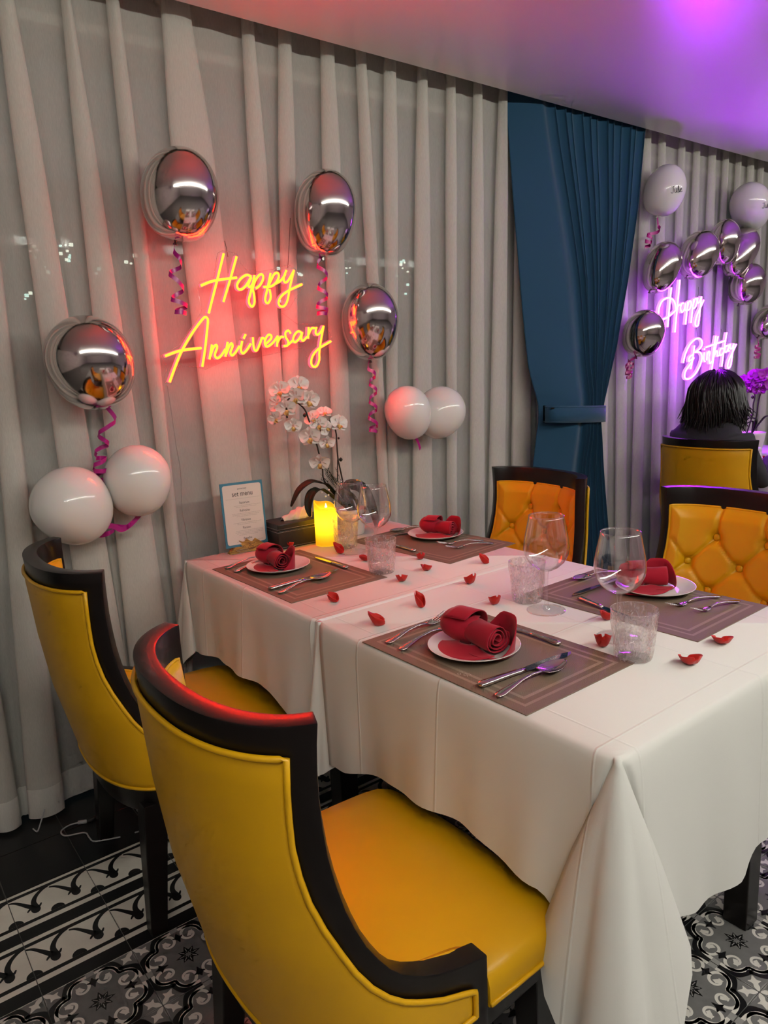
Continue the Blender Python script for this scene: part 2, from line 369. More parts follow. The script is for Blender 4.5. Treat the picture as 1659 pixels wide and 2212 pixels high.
def field_tile():
    a = ([], [], []); base_tile(a, 0)                       # 0 grey 1 mid 2 light 3 black
    lobe = sl2([(1.0, .10), (.985, .30), (.90, .47), (.74, .56), (.60, .60)], 6)
    half = lobe + [(y, x) for x, y in reversed(lobe)]
    ring = []
    for q in range(4): ring += rot4(half, q)
    inlay(a, [(max(-.992, min(.992, x)), max(-.992, min(.992, y))) for x, y in ring], Z1, 0)
    for q in range(4):
        stroke(a, rot4(half, q), .17, Z2, 3)
        stroke(a, rot4([(x*.90, y*.90) for x, y in half], q), .085, Z3, 2)
        inlay(a, rot4([(.86, -.09), (.99, -.09), (.99, .09), (.86, .09)], q), Z4, 1)
        for s in (1, -1):                                   # scroll in each lobe
            sp = []
            for i in range(30):
                t = i/29; ang = math.radians(75)-t*math.radians(430); rr = .245*(1-t)+.055
                sp.append((.62+rr*math.cos(ang)*.95, .275*1+rr*math.sin(ang)*.85))
            if s < 0: sp = [(y, x) for x, y in sp]
            stroke(a, rot4([(.53, .53)]+sp if s > 0 else [(.53, .53)]+sp, q), [.05]+[.085-.04*i/29 for i in range(30)], Z3, 2)
            leaf = [(.56, .20), (.66, .27), (.70, .38), (.60, .36), (.52, .29)]
            inlay(a, rot4(leaf if s > 0 else [(y, x) for x, y in reversed(leaf)], q), Z4, 2)
        dm = sl2([(.80, 0), (.70, .055), (.68, .14), (.60, .05), (.48, 0), (.60, -.05), (.68, -.14), (.70, -.055)], 3, True)
        inlay(a, rot4(dm, q), Z3, 3)
        for s in (0, 1):                                    # eight-petalled centre
            an = math.radians(45*s); pt = [(.05, 0), (.13, .065), (.30 if s == 0 else .26, 0), (.13, -.065)]
            pr = [(x*math.cos(an)-y*math.sin(an), x*math.sin(an)+y*math.cos(an)) for x, y in pt]; inlay(a, rot4(pr, q), Z3, 3)
            st = [(.10, 0), (.21, 0)]; stroke(a, rot4([(x*math.cos(an), x*math.sin(an)) for x, y in st], q), .02, Z4, 1)
        # corner flower: one three-lobed petal on the diagonal, two grey leaves on the edges
        c = math.sqrt(.5); tri = sl2([(0, 0), (.10, .06), (.20, .055), (.27, .14), (.30, .06), (.42, 0), (.30, -.06), (.27, -.14), (.20, -.055), (.10, -.06)], 4, True)
        inlay(a, rot4([(.985-x*c+y*c, .985-x*c-y*c) for x, y in tri], q), Z3, 2)
        for s in (1, -1):
            lf = [(.99, .97), (.965, .80), (.985, .62), (.992, .60), (.992, .97)]
            lf = lf if s > 0 else [(y, x) for x, y in reversed(lf)]
            inlay(a, rot4(lf, q), Z2, 1)
    return mesh_of('cement_tile_field', a, [M['t_grey'], M['t_mid'], M['t_light'], M['t_black']])
def border_tile():
    a = ([], [], []); base_tile(a, 0)                       # 0 cream 1 black; +y lies toward the curtain
    def band(y0, y1, mi, z=Z1): inlay(a, [(-.992, y0), (.992, y0), (.992, y1), (-.992, y1)], z, mi)
    band(.76, .88, 1); band(-.42, -.30, 1); band(-.992, -.58, 1)
    for x in (-.992, 0, .992):
        arc = [(x+.17*math.cos(t), -.30+.19*math.sin(t)) for t in [PI*i/12 for i in range(13)]]
        arc = [(max(-.992, min(.992, u)), v) for u, v in arc]; inlay(a, arc, Z2, 1)
    for k in range(2):
        o = -.5+k
        L_ = sl2([(o-.50, .70), (o-.36, .62), (o-.22, .44), (o-.10, .26), (o, .12)], 6)
        R_ = sl2([(o+.06, .10), (o+.04, .34), (o+.14, .56), (o+.32, .72), (o+.48, .78)], 6)
        stroke(a, L_, [.05+.11*i/(len(L_)-1) for i in range(len(L_))], Z2, 1)
        stroke(a, R_, [.15-.07*i/(len(R_)-1) for i in range(len(R_))], Z2, 1)
        inlay(a, [(o+.03+.115*math.cos(t), .03+.16*math.sin(t)) for t in [2*PI*i/14 for i in range(14)]], Z3, 1)
        stroke(a, sl2([(o-.17, .02), (o-.10, .10), (o+.02, .12), (o+.13, .10), (o+.20, .20)], 4), [.03+.09*min(i, 16-i)/8 for i in range(17)], Z3, 1)
    return mesh_of('cement_tile_border', a, [M['t_cream'], M['t_black']])
def plain_tile():
    a = ([], [], []); base_tile(a, 0); return mesh_of('cement_tile_black', a, [M['t_black']])
ME_F, ME_B, ME_K = field_tile(), border_tile(), plain_tile()
for j in range(-7, 6):
    for i in range(-3, 13):
        x, y = TX0+(i+.5)*T, TY0+(j+.5)*T
        if y > 1.62: continue
        o = link(bpy.data.objects.new('tile', ME_K if j >= 3 else ME_B if j >= 1 else ME_F)); o.location = (x, y, 0); o.parent = floor

# tiles further out in the room, past the three hundred nearest: one joined field
fv, ff, fi = [], [], []
SRC = {id(m_): ([v.co[:] for v in m_.vertices], [tuple(p.vertices) for p in m_.polygons], [p.material_index for p in m_.polygons]) for m_ in (ME_F, ME_B, ME_K)}
for j in range(-9, 6):
    for i in range(-3, 22):
        if i < 13 and j >= -7: continue
        x, y = TX0+(i+.5)*T, TY0+(j+.5)*T
        if y > 1.62: continue
        src = ME_K if j >= 3 else ME_B if j >= 1 else ME_F; sv, sf, si = SRC[id(src)]; k = len(fv)
        fv += [(v[0]+x, v[1]+y, v[2]) for v in sv]; ff += [tuple(q+k for q in f) for f in sf]
        fi += si if src is ME_F else [3 if src is ME_K or q == 1 else 4 for q in si]
mef = bpy.data.meshes.new('tile_field'); mef.from_pydata(fv, [], ff); mef.polygons.foreach_set('material_index', fi)
for m_ in (M['t_grey'], M['t_mid'], M['t_light'], M['t_black'], M['t_cream']): mef.materials.append(m_)
tfo = link(bpy.data.objects.new('tile_field', mef)); tfo.parent = floor; tag(tfo, kind='stuff')

# ---- outside the glass: a terrace with a slatted railing, and lit windows far behind it
struct('terrace', box(-6, 10, 1.72, 5.5, -.10, -.04), M['terrace'])
rl = thing('terrace_railing', 'pale horizontal slat railing outside the window behind the sheer curtain', 'railing', (0, 3.0, -.04))
for k in range(6): obj('slat', box(-6, 10, -.02, .02, .10+.17*k, .155+.17*k), M['rail'], rl, smooth=False)
for k in range(9): obj('post', box(-5.5+1.8*k, -5.44+1.8*k, .02, .07, 0, 1.02), M['rail'], rl, smooth=False)
fb = thing('street_building', 'dark far building with scattered lit windows seen through the sheer curtain', 'building', (0, 14, -4))
obj('wall', box(-22, 34, 0, .6, 0, 9), M['facade'], fb, smooth=False)
for px, py, n in [(78, 545, 4), (140, 545, 6), (215, 588, 2), (285, 560, 3), (55, 640, 3), (100, 570, 2), (160, 565, 3), (700, 545, 4), (650, 590, 2), (590, 570, 2), (760, 595, 3), (870, 580, 7), (885, 625, 2), (598, 640, 1), (1400, 495, 2), (1447, 523, 2), (1403, 470, 1)]:
    for k in range(n):
        q = P(px+random.uniform(-14, 14), py+random.uniform(-18, 18), 'y', 13.98); s = random.uniform(.014, .036)
        obj('window', box(q.x-s, q.x+s, -.05, -.01, q.z+4-s*.9, q.z+4+s*.9), M['lit'] if random.random() < .6 else M['lit2'], fb, smooth=False)

# ---- the long ceiling lamp out in the room, mirrored as a bar in every silver balloon
def linear_lamp(x, y, ln, label):
    t = thing('linear_lamp_offscreen', label, 'lamp', (x, y, CEIL_Z-.002))
    obj('housing', box(-ln/2, ln/2, -.05, .05, -.05, 0), M['metal_white'], t, smooth=False)
    for sx in (-1, 1): obj('end_cap', box(sx*ln/2-.015, sx*ln/2+.015, -.035, .035, -.12, -.045), M['metal_white'], t, smooth=False)
    obj('lamp_tube_offscreen', tube([V3(-ln/2, 0, -.085), V3(ln/2, 0, -.085)], .03, 10), M['lamp_tube'], t)
linear_lamp(1.35, -1.60, 7.6, 'long white tube lamp on the ceiling mirrored in the silver balloons')

# ================================================================== CURTAINS
def foldx(a, b):
    """two rows of a fold in the photograph -> its edges as lines over height"""
    (y1, l1, r1), (y2, l2, r2) = a, b
    A, B, C, D = P(l1, y1, 'y', YC-.03), P(r1, y1, 'y', YC-.03), P(l2, y2, 'y', YC-.03), P(r2, y2, 'y', YC-.03)
    def ln(p, q): 
        s = (q.x-p.x)/(q.z-p.z); return lambda z: p.x+s*(max(.0, min(2.6, z))-p.z)
    return ln(A, C), ln(B, D)
LF = [foldx((591, -30, 4), (1163, 17, 71)), foldx((351, 40, 93), (1000, 130, 200)), foldx((351, 170, 209), (930, 231, 297)), foldx((351, 270, 299), (1180, 367, 388)),
      foldx((351, 378, 462), (789, 430, 514)), foldx((321, 540, 572), (789, 573, 607)), foldx((321, 606, 637), (789, 615, 644)), foldx((321, 700, 734), (789, 717, 751)),
      foldx((321, 782, 803), (798, 809, 826)), foldx((321, 833, 859), (798, 840, 858)), foldx((321, 903, 927), (798, 899, 931)), foldx((321, 968, 986), (798, 970, 986)),
      foldx((321, 1025, 1044), (798, 1022, 1045)), foldx((321, 1078, 1097), (798, 1067, 1093)), foldx((321, 1120, 1146), (798, 1113, 1146)), foldx((321, 1165, 1185), (798, 1165, 1180))]
for x in (-.82, -1.0, -1.2): LF.insert(0, ((lambda x: lambda z: x)(x), (lambda x: lambda z: x+.07)(x)))
RF = []
xx = 2.12
while xx < 6.6:
    wd = random.uniform(.035, .075); sl = random.uniform(-.02, .02)
    RF.append(((lambda x, s: lambda z: x+s*(z-1.2))(xx, sl), (lambda x, s: lambda z: x+s*(z-1.2))(xx+wd, sl-.006))); xx += wd+random.uniform(.05, .12)
def sheer(name, label, folds, xs, xe):
    folds = sorted(folds, key=lambda f: f[0](1.2))
    def section(z):
        amp = .7+.6*sm((1.0-z)/1.0); out = []; prev = xs
        for i, (fl, fr) in enumerate(folds):
            l, r = fl(z), fr(z); mid = (l+r)/2; hw = max(.010, (r-l)/2)*(1 - .35*sm((z-2.0)/.5)); l, r = mid-hw, mid+hw
            l = max(l, prev+.006); r = max(r, l+.012); ph = i*1.7
            for k in range(7):
                t = k/7; out.append((prev+(l-prev)*t, YC+.004+.011*amp*math.sin(PI*t)*math.cos(ph+z*.6)+.003*math.sin(9*t+ph)))
            for k in range(4): t = k/4; out.append((l+(r-l)*t, YC+.004))
            for k in range(3): a = PI*k/2-PI/2; out.append((r+.004*math.cos(a), YC-.003-.007*math.sin(a)*1.0))
            for k in range(1, 4): t = k/4; out.append((r-(r-l)*t, YC-.012))
            for k in range(3): a = PI*k/2-PI/2; out.append((l-.004*math.cos(a), YC-.020-.008*math.sin(a)))
            for k in range(1, 9): t = k/8; out.append((l+(r-l)*t, YC-.028-.020*amp*math.sin(PI*min(1, t*.9))**.8))
            out.append((r+.003, YC-.020*amp)); out.append((r+.005, YC-.005)); prev = r+.006
        for k in range(8): t = k/7; out.append((prev+(xe-prev)*t, YC+.004+.01*math.sin(PI*t)))
        return out
    def surf(zs, off=0):
        V, F = [], []; n = 0
        for j, z in enumerate(zs):
            s = section(z); n = len(s); V += [V3(x, y+off, z) for x, y in s]
        for j in range(len(zs)-1):
            for i in range(n-1): F.append((j*n+i, j*n+i+1, (j+1)*n+i+1, (j+1)*n+i))
        return V, F
    og = ((xs+xe)/2, YC, 0)
    t = thing(name, label, 'curtain', og)
    a = obj('panel', surf([.105+(2.60-.105)*k/34 for k in range(35)]), M['sheer'], t); a.location = -Vector(og)
    b = obj('hem', surf([.012, .04, .075, .108], -.0008), M['sheer_hem'], t); b.location = -Vector(og)
    return t
sheer('sheer_curtain', 'white sheer curtain behind the anniversary sign and silver balloons', LF, -1.35, P(1195, 600, 'y', YC).x)
sheer('sheer_curtain', 'white sheer curtain lit purple behind the birthday sign', RF, 2.02, 6.7)

# ---- blue drape, gathered by a tie-back
YD = 1.238
def ydr(z): return YD+.088*max(0, min(1, (z-1.06)/1.34))    # the drape leans from the pocket down to its tie
def edge(pts):
    tab = []
    for a, b in pts:
        v = P(a, b, 'y', YD)
        for _ in range(4): v = P(a, b, 'y', ydr(v.z))
        tab.append((v.z, v.x))
    tab.sort(); return lambda z: interp(z, tab)
dl = edge([(1111, 200), (1127, 430), (1144, 640), (1158, 800), (1175, 872), (1176, 905), (1172, 935), (1166, 1020), (1150, 1300)])
dr = edge([(1391, 280), (1373, 450), (1349, 610), (1324, 745), (1292, 866), (1284, 905), (1288, 940), (1296, 1030), (1320, 1300)])
zt0, zt1 = P(1230, 912, 'y', YD).z, P(1230, 876, 'y', YD).z
ztie = (zt0+zt1)/2
def drape_pt(s, z):
    xl, xr = dl(z), dr(z); g = math.exp(-((z-ztie)/.22)**2)
    fl = .56-.36*sm((z-ztie)/1.5) if z > ztie else .56
    if s < .25:
        u = s/.25; x = u*fl; y = .050*(1-u)**1.2*(1-.3*g)-.030*math.sin(PI/2*u)+.026*sm((u-.72)/.28)-.004
    else:
        u = (s-.25)/.75; k = u*12.0; f = k-math.floor(k)
        asy = .5*(1-math.cos(2*PI*f)); x = fl+(1-fl)*(u+.018*math.sin(2*PI*k))
        y = -.006-(.024+.010*math.sin(math.floor(k)*2.3))*asy**.6*(1+.35*g)
    bulge = -.045*g*math.sin(PI*min(1, max(0, x)))
    return V3(xl+(xr-xl)*x, ydr(z)+y+bulge, z)
def drape_back(s, z):
    p = drape_pt(s, z); return V3(p.x, p.y+.004, p.z)
og = V3((dl(1.0)+dr(1.0))/2, YD, 0)
dt = thing('drape', 'blue floor-length drape gathered by a matching tie-back between the sheer curtains', 'curtain', og)
ZTOP = 2.56
dv = lambda f: lambda s, t: f(s, .012+(ZTOP-.012)*t)-og
obj('pleated_panel', solid(dv(drape_pt), dv(drape_back), 230, 60), M['blue'], dt)
def band(s, t, o=0):
    a = -1.15*PI/2+s*2.3*PI/2; xc, hw = (dl(ztie)+dr(ztie))/2, (dr(ztie)-dl(ztie))/2+.006
    z = zt0+(zt1-zt0)*t-.013*math.sin(a)
    return V3(xc+hw*math.sin(a)/math.sin(1.15*PI/2)*1.0 if abs(a) < PI/2 else xc+hw*math.copysign(1, a)*(1.0+.02), YD-.012-(.075+o)*max(0, math.cos(a))**.6+.05*max(0, abs(a)-PI/2), z)-og
tb = obj('tieback', solid(lambda s, t: band(s, t, .004), lambda s, t: band(s, t, 0), 40, 3), M['blue'], dt)
for zz in (.08, .92): obj('seam', tube([band(k/30, zz, .005) for k in range(31)], .0012, 5), M['blue'], tb)
obj('stud', lathe([(0, .004), (.008, .002), (.009, -.002), (0, -.004)], 12), M['black_plastic'], tb).location = band(.14, .85, .006)

# ================================================================== TABLES AND CLOTHS
TZ = .75                                                   # top of the cloth
def table(name, label, x0, x1, y0, y1, inset=.13):
    t = thing(name, label, 'table', ((x0+x1)/2, (y0+y1)/2, 0)); hx, hy = (x1-x0)/2, (y1-y0)/2
    bevel(obj('tabletop', box(-hx+.008, hx-.008, -hy+.008, hy-.008, .715, .7462), M['wood'], t, smooth=False), .004)
    obj('apron', join(*[box(*b, .655, .716) for b in ((-hx+inset-.02, hx-inset+.02, -hy+inset-.012, -hy+inset+.012), (-hx+inset-.02, hx-inset+.02, hy-inset-.012, hy-inset+.012), (-hx+inset-.012, -hx+inset+.012, -hy+inset, hy-inset), (hx-inset-.012, hx-inset+.012, -hy+inset, hy-inset))]), M['wood'], t, smooth=False)
    for sx in (-1, 1):
        for sy in (-1, 1):
            cx_, cy_ = sx*(hx-inset), sy*(hy-inset)
            bevel(obj('leg', join(prism([(cx_-.028, cy_-.028), (cx_+.028, cy_-.028), (cx_+.028, cy_+.028), (cx_-.028, cy_+.028)], 0, .716)), M['wood'], t, smooth=False), .003)
    return t
X0, X1, YB, YG, YF = -.1786, .6461, 1.285, .4844, -.3508
def cloth(name, label, x0, x1, y0, y1, hem, lobes):
    """hem(side, s) -> height of the hem; lobes: corner -> (radius, hem height, turn)"""
    corners = [(x0, y0), (x1, y0), (x1, y1), (x0, y1)]; nrm = [V3(0, -1, 0), V3(1, 0, 0), V3(0, 1, 0), V3(-1, 0, 0)]
    st = []                                                # stations around the edge
    for c in range(4):
        p = V3(*corners[c], 0); q = V3(*corners[(c+1) % 4], 0); n = nrm[c]; tdir = (q-p).normalized(); ln = (q-p).length
        # corner c lies between side c-1 and side c
        r, hz, turn = lobes[c]; d = (nrm[c-1]+nrm[c]).normalized(); d = (Matrix.Rotation(turn, 3, 'Z') @ d); e = V3(-d.y, d.x, 0)
        for k in range(25):
            ph = math.radians(-122+244*k/24); st.append(('c', p, d, e, ph, r, hz, hem(c-1 if c else 3, 1.0 if True else 0), hem(c, 0.0)))
        r2 = lobes[(c+1) % 4][0]
        for k in range(44):
            s = .012+(1-.024)*k/43; st.append(('s', p+tdir*ln*s, n, tdir, s, ln, r, r2, hem(c, s), c))
    levels = [0, .02, .05, .10, .18, .28, .40, .52, .64, .76, .88, .97, 1.0]; V, F = [], []; n = len(st)
    for v in levels:
        rd = .010
        for sta in st:
            if sta[0] == 'c':
                _, p, d, e, ph, r, hz, h1, h2 = sta
                wgt = max(0, math.cos(ph/1.36))**1.2; hs = h1 if ph < 0 else h2; hh = hs+(hz-hs)*wgt
                R = (.006 + r*max(0, v-.02)**.9)*(1+.21*math.cos(3*ph+.35)*min(1, v*2)+.06*math.sin(7*ph)*v)
                cpt = p - d*(.004) + d*(.012*v)
                pos = cpt+(d*math.cos(ph)+e*math.sin(ph))*R; z = TZ-(TZ-hh)*v
            else:
                _, b, nn, td, s, ln, r, r2, hh, c = sta
                near, far = s*ln, (1-s)*ln
                push = r*.95*v*math.exp(-near/.10)-r2*.95*v*math.exp(-far/.10)
                wave = .008*math.sin(s*ln*21+c*2.1)+.004*math.sin(s*ln*43+c)+.006*math.sin(s*ln*9.0+1.1*c)
                o = .008*(1-math.exp(-v*18))+.012*v+wave*v**1.3*(1.2-.3*v)
                pos = b+td*push+nn*(o-.004*(v < .01)); z = TZ-(TZ-hh)*v
            V.append(V3(pos.x, pos.y, z))
    for j in range(len(levels)-1):
        for i in range(n): F.append((j*n+i, (j+1)*n+i, (j+1)*n+(i+1) % n, j*n+(i+1) % n))
    F.append(tuple(range(n)))
    return tag(obj(name, (V, F), M['cloth_creased'], origin=((x0+x1)/2, (y0+y1)/2, TZ)), label, 'tablecloth')
table('dining_table', 'dark wooden table under the cloth with the orchid and candle', X0+.004, X1, YG+.006, YB)
table('dining_table', 'dark wooden table under the cloth with the wine glass beside the heart napkin', X0, X1, YF, YG-.006)
def hem_near(c, s):
    if c == 0: return interp(X0+s*(X1-X0), [(-.18, .42), (-.06, .407), (.02, .40), (.084, .394), (.18, .365), (.21, .385), (.25, .405), (.65, .415)])+.012*math.sin(s*17)
    if c == 3: return interp(YG+s*(YF-YG), [(-.35, .41), (-.30, .42), (-.253, .456), (-.026, .483), (.238, .455), (.378, .415), (.48, .40)])
    return .43+.01*math.sin(s*15)
def hem_far(c, s):
    if c == 3: return interp(YB+s*(YG-YB), [(.48, .46), (.66, .475), (.72, .495), (.95, .485), (1.10, .475), (1.26, .46)])
    return .45+.01*math.sin(s*15)
c_far = cloth('tablecloth', 'white cotton cloth on the table carrying the orchid and candle', X0, X1, YG+.004, YB, hem_far, [(.030, .40, -.62), (.03, .40, .6), (.06, .33, 0), (.055, .36, 0)])
c_near = cloth('tablecloth', 'white cotton cloth with long folded corner on the table with the heart-shaped napkin', X0-.002, X1, YF, YG-.004, hem_near, [(.105, .16, 0), (.09, .22, 0), (.03, .40, -.6), (.036, .36, .62)])

# ================================================================== CHAIRS
FRONT = [(.30, .056), (.468, .056), (.474, .03), (.481, .0), (.495, -.041), (.512, -.075), (.535, -.107), (.56, -.130), (.60, -.154), (.64, -.171), (.68, -.183), (.74, -.193), (.80, -.198), (.88, -.198), (.96, -.192)]
PFRONT = [(.30, .024), (.428, .024), (.435, .01), (.456, -.043), (.49, -.101), (.515, -.130), (.543, -.154), (.57, -.170), (.609, -.188), (.65, -.205), (.70, -.220), (.76, -.227), (.82, -.229), (.90, -.228)]
BACK = [(.31, -.212), (.45, -.243), (.58, -.272), (.72, -.290), (.85, -.300), (.95, -.309)]
def halfw(z): return .271-.018*sm((z-.48)/.42)
_uc = {}
def upath(z, tab, inset):
    """plan curve of the shell at height z, trimmed at its front edge; inset moves it inward"""
    key = (round(z, 4), id(tab), inset)
    if key in _uc: return _uc[key]
    w_, xb, xf_ = halfw(z)-inset, interp(z, BACK)+inset, interp(z, tab); a = .165-inset*.6; xc = xb+a; pts = []
    for k in range(61):
        ph = -PI/2+PI*k/60; pts.append((xc-a*abs(math.cos(ph))**.86, w_*math.copysign(abs(math.sin(ph))**.86, math.sin(ph))))
    pts = [(xc+(.12)*(1-k/8), -w_) for k in range(8)] + pts + [(xc+.12*(k+1)/8, w_) for k in range(8)]
    if xf_ > xc+.12: pts = [(xf_, -w_)]+pts+[(xf_, w_)]
    def cut(ps):
        out = []
        for i, (x, y) in enumerate(ps):
            if x <= xf_+1e-9: out.append((x, y))
            elif i+1 < len(ps) and ps[i+1][0] < xf_:
                x2, y2 = ps[i+1]; t = (xf_-x)/(x2-x) if x2 != x else 0; out.append((xf_, y+(y2-y)*t))
        return out
    h = len(pts)//2; A = cut(pts[:h+1]); B = cut(list(reversed(pts[h:]))); full = A+list(reversed(B))[1:]
    L = [0]
    for p_, q_ in zip(full, full[1:]): L.append(L[-1]+math.hypot(q_[0]-p_[0], q_[1]-p_[1]))
    _uc[key] = (full, L); return _uc[key]
def upt(z, s, tab, inset):
    """point of the plan curve at fraction s, moved inward along its normal by inset"""
    full, L = upath(z, tab, 0)
    def at(d):
        d = max(0, min(L[-1], d))
        for i in range(len(L)-1):
            if d <= L[i+1] or i == len(L)-2:
                t = (d-L[i])/(L[i+1]-L[i]) if L[i+1] > L[i] else 0; (x, y), (x2, y2) = full[i], full[i+1]; return x+(x2-x)*t, y+(y2-y)*t
    d = s*L[-1]; x, y = at(d)
    if not inset: return x, y
    (xa, ya), (xb_, yb_) = at(d-.012), at(d+.012); tx, ty = xb_-xa, yb_-ya; l = math.hypot(tx, ty); return x+ty/l*inset, y-tx/l*inset
ZS = [.312, .35, .38, .42, .45, .463, .468, .471, .475, .480, .487, .495, .505, .518, .534, .552, .575, .60, .63, .66, .70, .74, .78, .82, .86, .895, .925]
ZP = [.385, .40, .42, .428, .432, .437, .444, .454, .466, .48, .495, .515, .54, .57, .60, .64, .68, .72, .76, .80, .84, .884]
def pick(tab, t):
    f = t*(len(tab)-1); i = min(int(f), len(tab)-2); return tab[i]+(tab[i+1]-tab[i])*(f-i)
BUTTONS = [(.335, .775), (.665, .775), (.17, .69), (.50, .69), (.83, .69), (.335, .605), (.665, .605)]
def make_chair():
    t = thing('dining_chair', 'x', 'chair')
    fr = obj('frame', solid(lambda s, v: (*upt(pick(ZS, v), s, FRONT, 0), pick(ZS, v)), lambda s, v: (*upt(pick(ZS, v), s, FRONT, .034), pick(ZS, v)), 73, len(ZS)), M['wood'], t)
    bevel(fr, .004, 2); sharp(fr, 50)
    op = lambda s, v: (*upt(pick(ZP, v), s, PFRONT, -.007+.006*(1 if (v < .012 or v > .988 or s < .004 or s > .996) else 0)), pick(ZP, v))
    bp = obj('back_panel', grid(op, 81, len(ZP)*2-1), M['leather'], t)
    loop = [V3(*upt(z, 0, PFRONT, -.006), z) for z in ZP]+[V3(*upt(ZP[-1], k/60, PFRONT, -.006), ZP[-1]) for k in range(1, 60)]+[V3(*upt(z, 1, PFRONT, -.006), z) for z in reversed(ZP)]+[V3(*upt(ZP[0], 1-k/60, PFRONT, -.006), ZP[0]) for k in range(1, 60)]
    obj('piping', tube(loop+[loop[0]], .0046, 6, False), M['leather'], bp)
    # tufted inner back
    IN = .033
    ZI0, ZI1 = .43, .868
    PIN = [(z, x-.014) for z, x in FRONT]
    segs = []
    for (a, za) in BUTTONS:
        for (b, zb) in BUTTONS:
            if zb < za and abs(zb-za) < .1 and abs(a-b) < .2: segs.append((a, za, b, zb))
    segs += [(.335, .775, .36, .87), (.665, .775, .64, .87), (.17, .69, .02, .76), (.83, .69, .98, .76), (.17, .69, .03, .64), (.83, .69, .97, .64), (.335, .605, .335, .43), (.665, .605, .665, .43)]
    def dseg(s, z, g):
        ax, az, bx, bz = g; k = .52; px_, pz, qx, qz = ax*k, az, bx*k, bz; dx, dz = qx-px_, qz-pz
        u = max(0, min(1, ((s*k-px_)*dx+(z-pz)*dz)/(dx*dx+dz*dz))); return math.hypot(s*k-px_-dx*u, z-pz-dz*u)
    def inner(s, v):
        z = ZI0+(ZI1-ZI0)*v; ed = min(s*.52, (1-s)*.52, (ZI1-z), .05); puff = .024*math.sqrt(max(0, min(1, ed/.035)))
        for (a, za) in BUTTONS: puff -= .022*math.exp(-(((s-a)*.52)**2+(z-za)**2)/.00042)
        dm = min(dseg(s, z, g) for g in segs); puff -= .0085*math.exp(-(dm/.0065)**2)
        x, y = upt(z, s, PIN, IN+max(puff, .0026 if ed > .004 else puff)); return V3(x, y, z)
    ib = obj('tufted_back', grid(inner, 90, 70), M['leather_tuft'], t)
    for (a, za) in BUTTONS:
        v = (za-ZI0)/(ZI1-ZI0); p = inner(a, v); q = (inner(a+.03, v)-inner(a-.03, v)).cross(V3(0, 0, 1)); q = -q if q.x < 0 else q; q.normalize()
        b = obj('button', xf(lathe([(0, .004), (.007, .0034), (.0115, .0005), (.011, -.003), (0, -.004)], 12), Matrix.Translation(p+q*.004) @ q.to_track_quat('Z', 'Y').to_matrix().to_4x4()), M['leather_tuft'], ib)
    lp = [inner(k/60, 1)*1.0 for k in range(61)]; lp = [inner(0, k/30) for k in range(30)]+lp+[inner(1, 1-k/30) for k in range(1, 31)]
    obj('piping', tube(lp, .0042, 6), M['leather_tuft'], ib)
    # seat cushion
    out = [(.275, -.20), (.268, -.235), (.245, -.258), (.20, -.266), (.12, -.268), (.062, -.268), (.056, -.225), (-.02, -.222), (-.10, -.215)]
    pb = upath(.46, [(0, -.10)], .05)[0]; out += [(x, y) for x, y in pb[2:-2:3] if x < -.105]; out += [(x, -y) for x, y in reversed(out[:9])]
    out += [(.279, .10), (.280, 0), (.279, -.10)]
    n = len(out); cx_ = 0.03; V, F = [], []
    lv = [(1, .368), (1.006, .382), (1.004, .402), (.992, .416), (.968, .427), (.90, .4345), (.7, .443), (.4, .449), (.15, .451)]
    for sc, z in lv:
        for x, y in out:
            k = sm((1-sc)*8); an = math.atan2(y/.24, (x-cx_)/.25); c_, s_ = math.cos(an), math.sin(an); V.append(V3(cx_+((x-cx_)*(1-k)+.25*math.copysign(abs(c_)**.62, c_)*k)*sc, (y*(1-k)+.240*math.copysign(abs(s_)**.62, s_)*k)*sc, z))
    for j in range(len(lv)-1):
        for i in range(n): F.append((j*n+i, j*n+(i+1) % n, (j+1)*n+(i+1) % n, (j+1)*n+i))
    F.append(tuple((len(lv)-1)*n+i for i in range(n))); F.append(tuple(range(n-1, -1, -1)))
    se = obj('seat', (V, F), M['leather'], t); sharp(se, 60)
    obj('piping', tube([V3(cx_+(x-cx_)*1.008, y*1.008, .374) for x, y in out[-12:]+out[:6]], .004, 6), M['leather'], se)
    bevel(obj('seat_rail', prism([(.262, -.24), (.262, .24), (.03, .252), (-.12, .235), (-.20, .12), (-.20, -.12), (-.12, -.235), (.03, -.252)], .308, .3695), M['wood'], t, smooth=False), .004)
    for sx, sy in ((1, -1), (1, 1), (-1, -1), (-1, 1)):
        tx, ty = (.225 if sx > 0 else -.140), sy*(.215 if sx > 0 else .218); bx, by = tx+(.008 if sx > 0 else -.028), ty+sy*(0 if sx > 0 else .016)
        V = []; hw = [(.028, .34), (.028, .28), (.020, 0)]
        for h, z in hw:
            k = 1-z/.34; cx2, cy2 = tx+(bx-tx)*k, ty+(by-ty)*k; V += [V3(cx2+a*h, cy2+b*h, z) for a, b in ((-1, -1), (1, -1), (1, 1), (-1, 1))]
        F = [(0, 1, 2, 3), (11, 10, 9, 8)]+[(j*4+i, (j+1)*4+i, (j+1)*4+(i+1) % 4, j*4+(i+1) % 4) for j in range(2) for i in range(4)]
        bevel(obj('leg', (V, F), M['wood'], t, smooth=False), .003)
    return t
proto = make_chair()
CH = [(-.432, .006, 0, 'mustard barrel-back chair, outer back showing, tucked at the heart-napkin setting'),
      (-.405, .905, math.radians(-2), 'mustard barrel-back chair standing against the sheer curtain under the white balloons'),
      (.848, .885, math.radians(180-5), 'tufted mustard chair in front of the blue drape, facing the table'),
      (.842, .118, math.radians(180-3), 'tufted mustard chair with purple light on its dark top rail, facing the table'),
      (2.585, .930, math.radians(1), 'mustard-backed dark wooden chair in which a dark-haired person sits')]
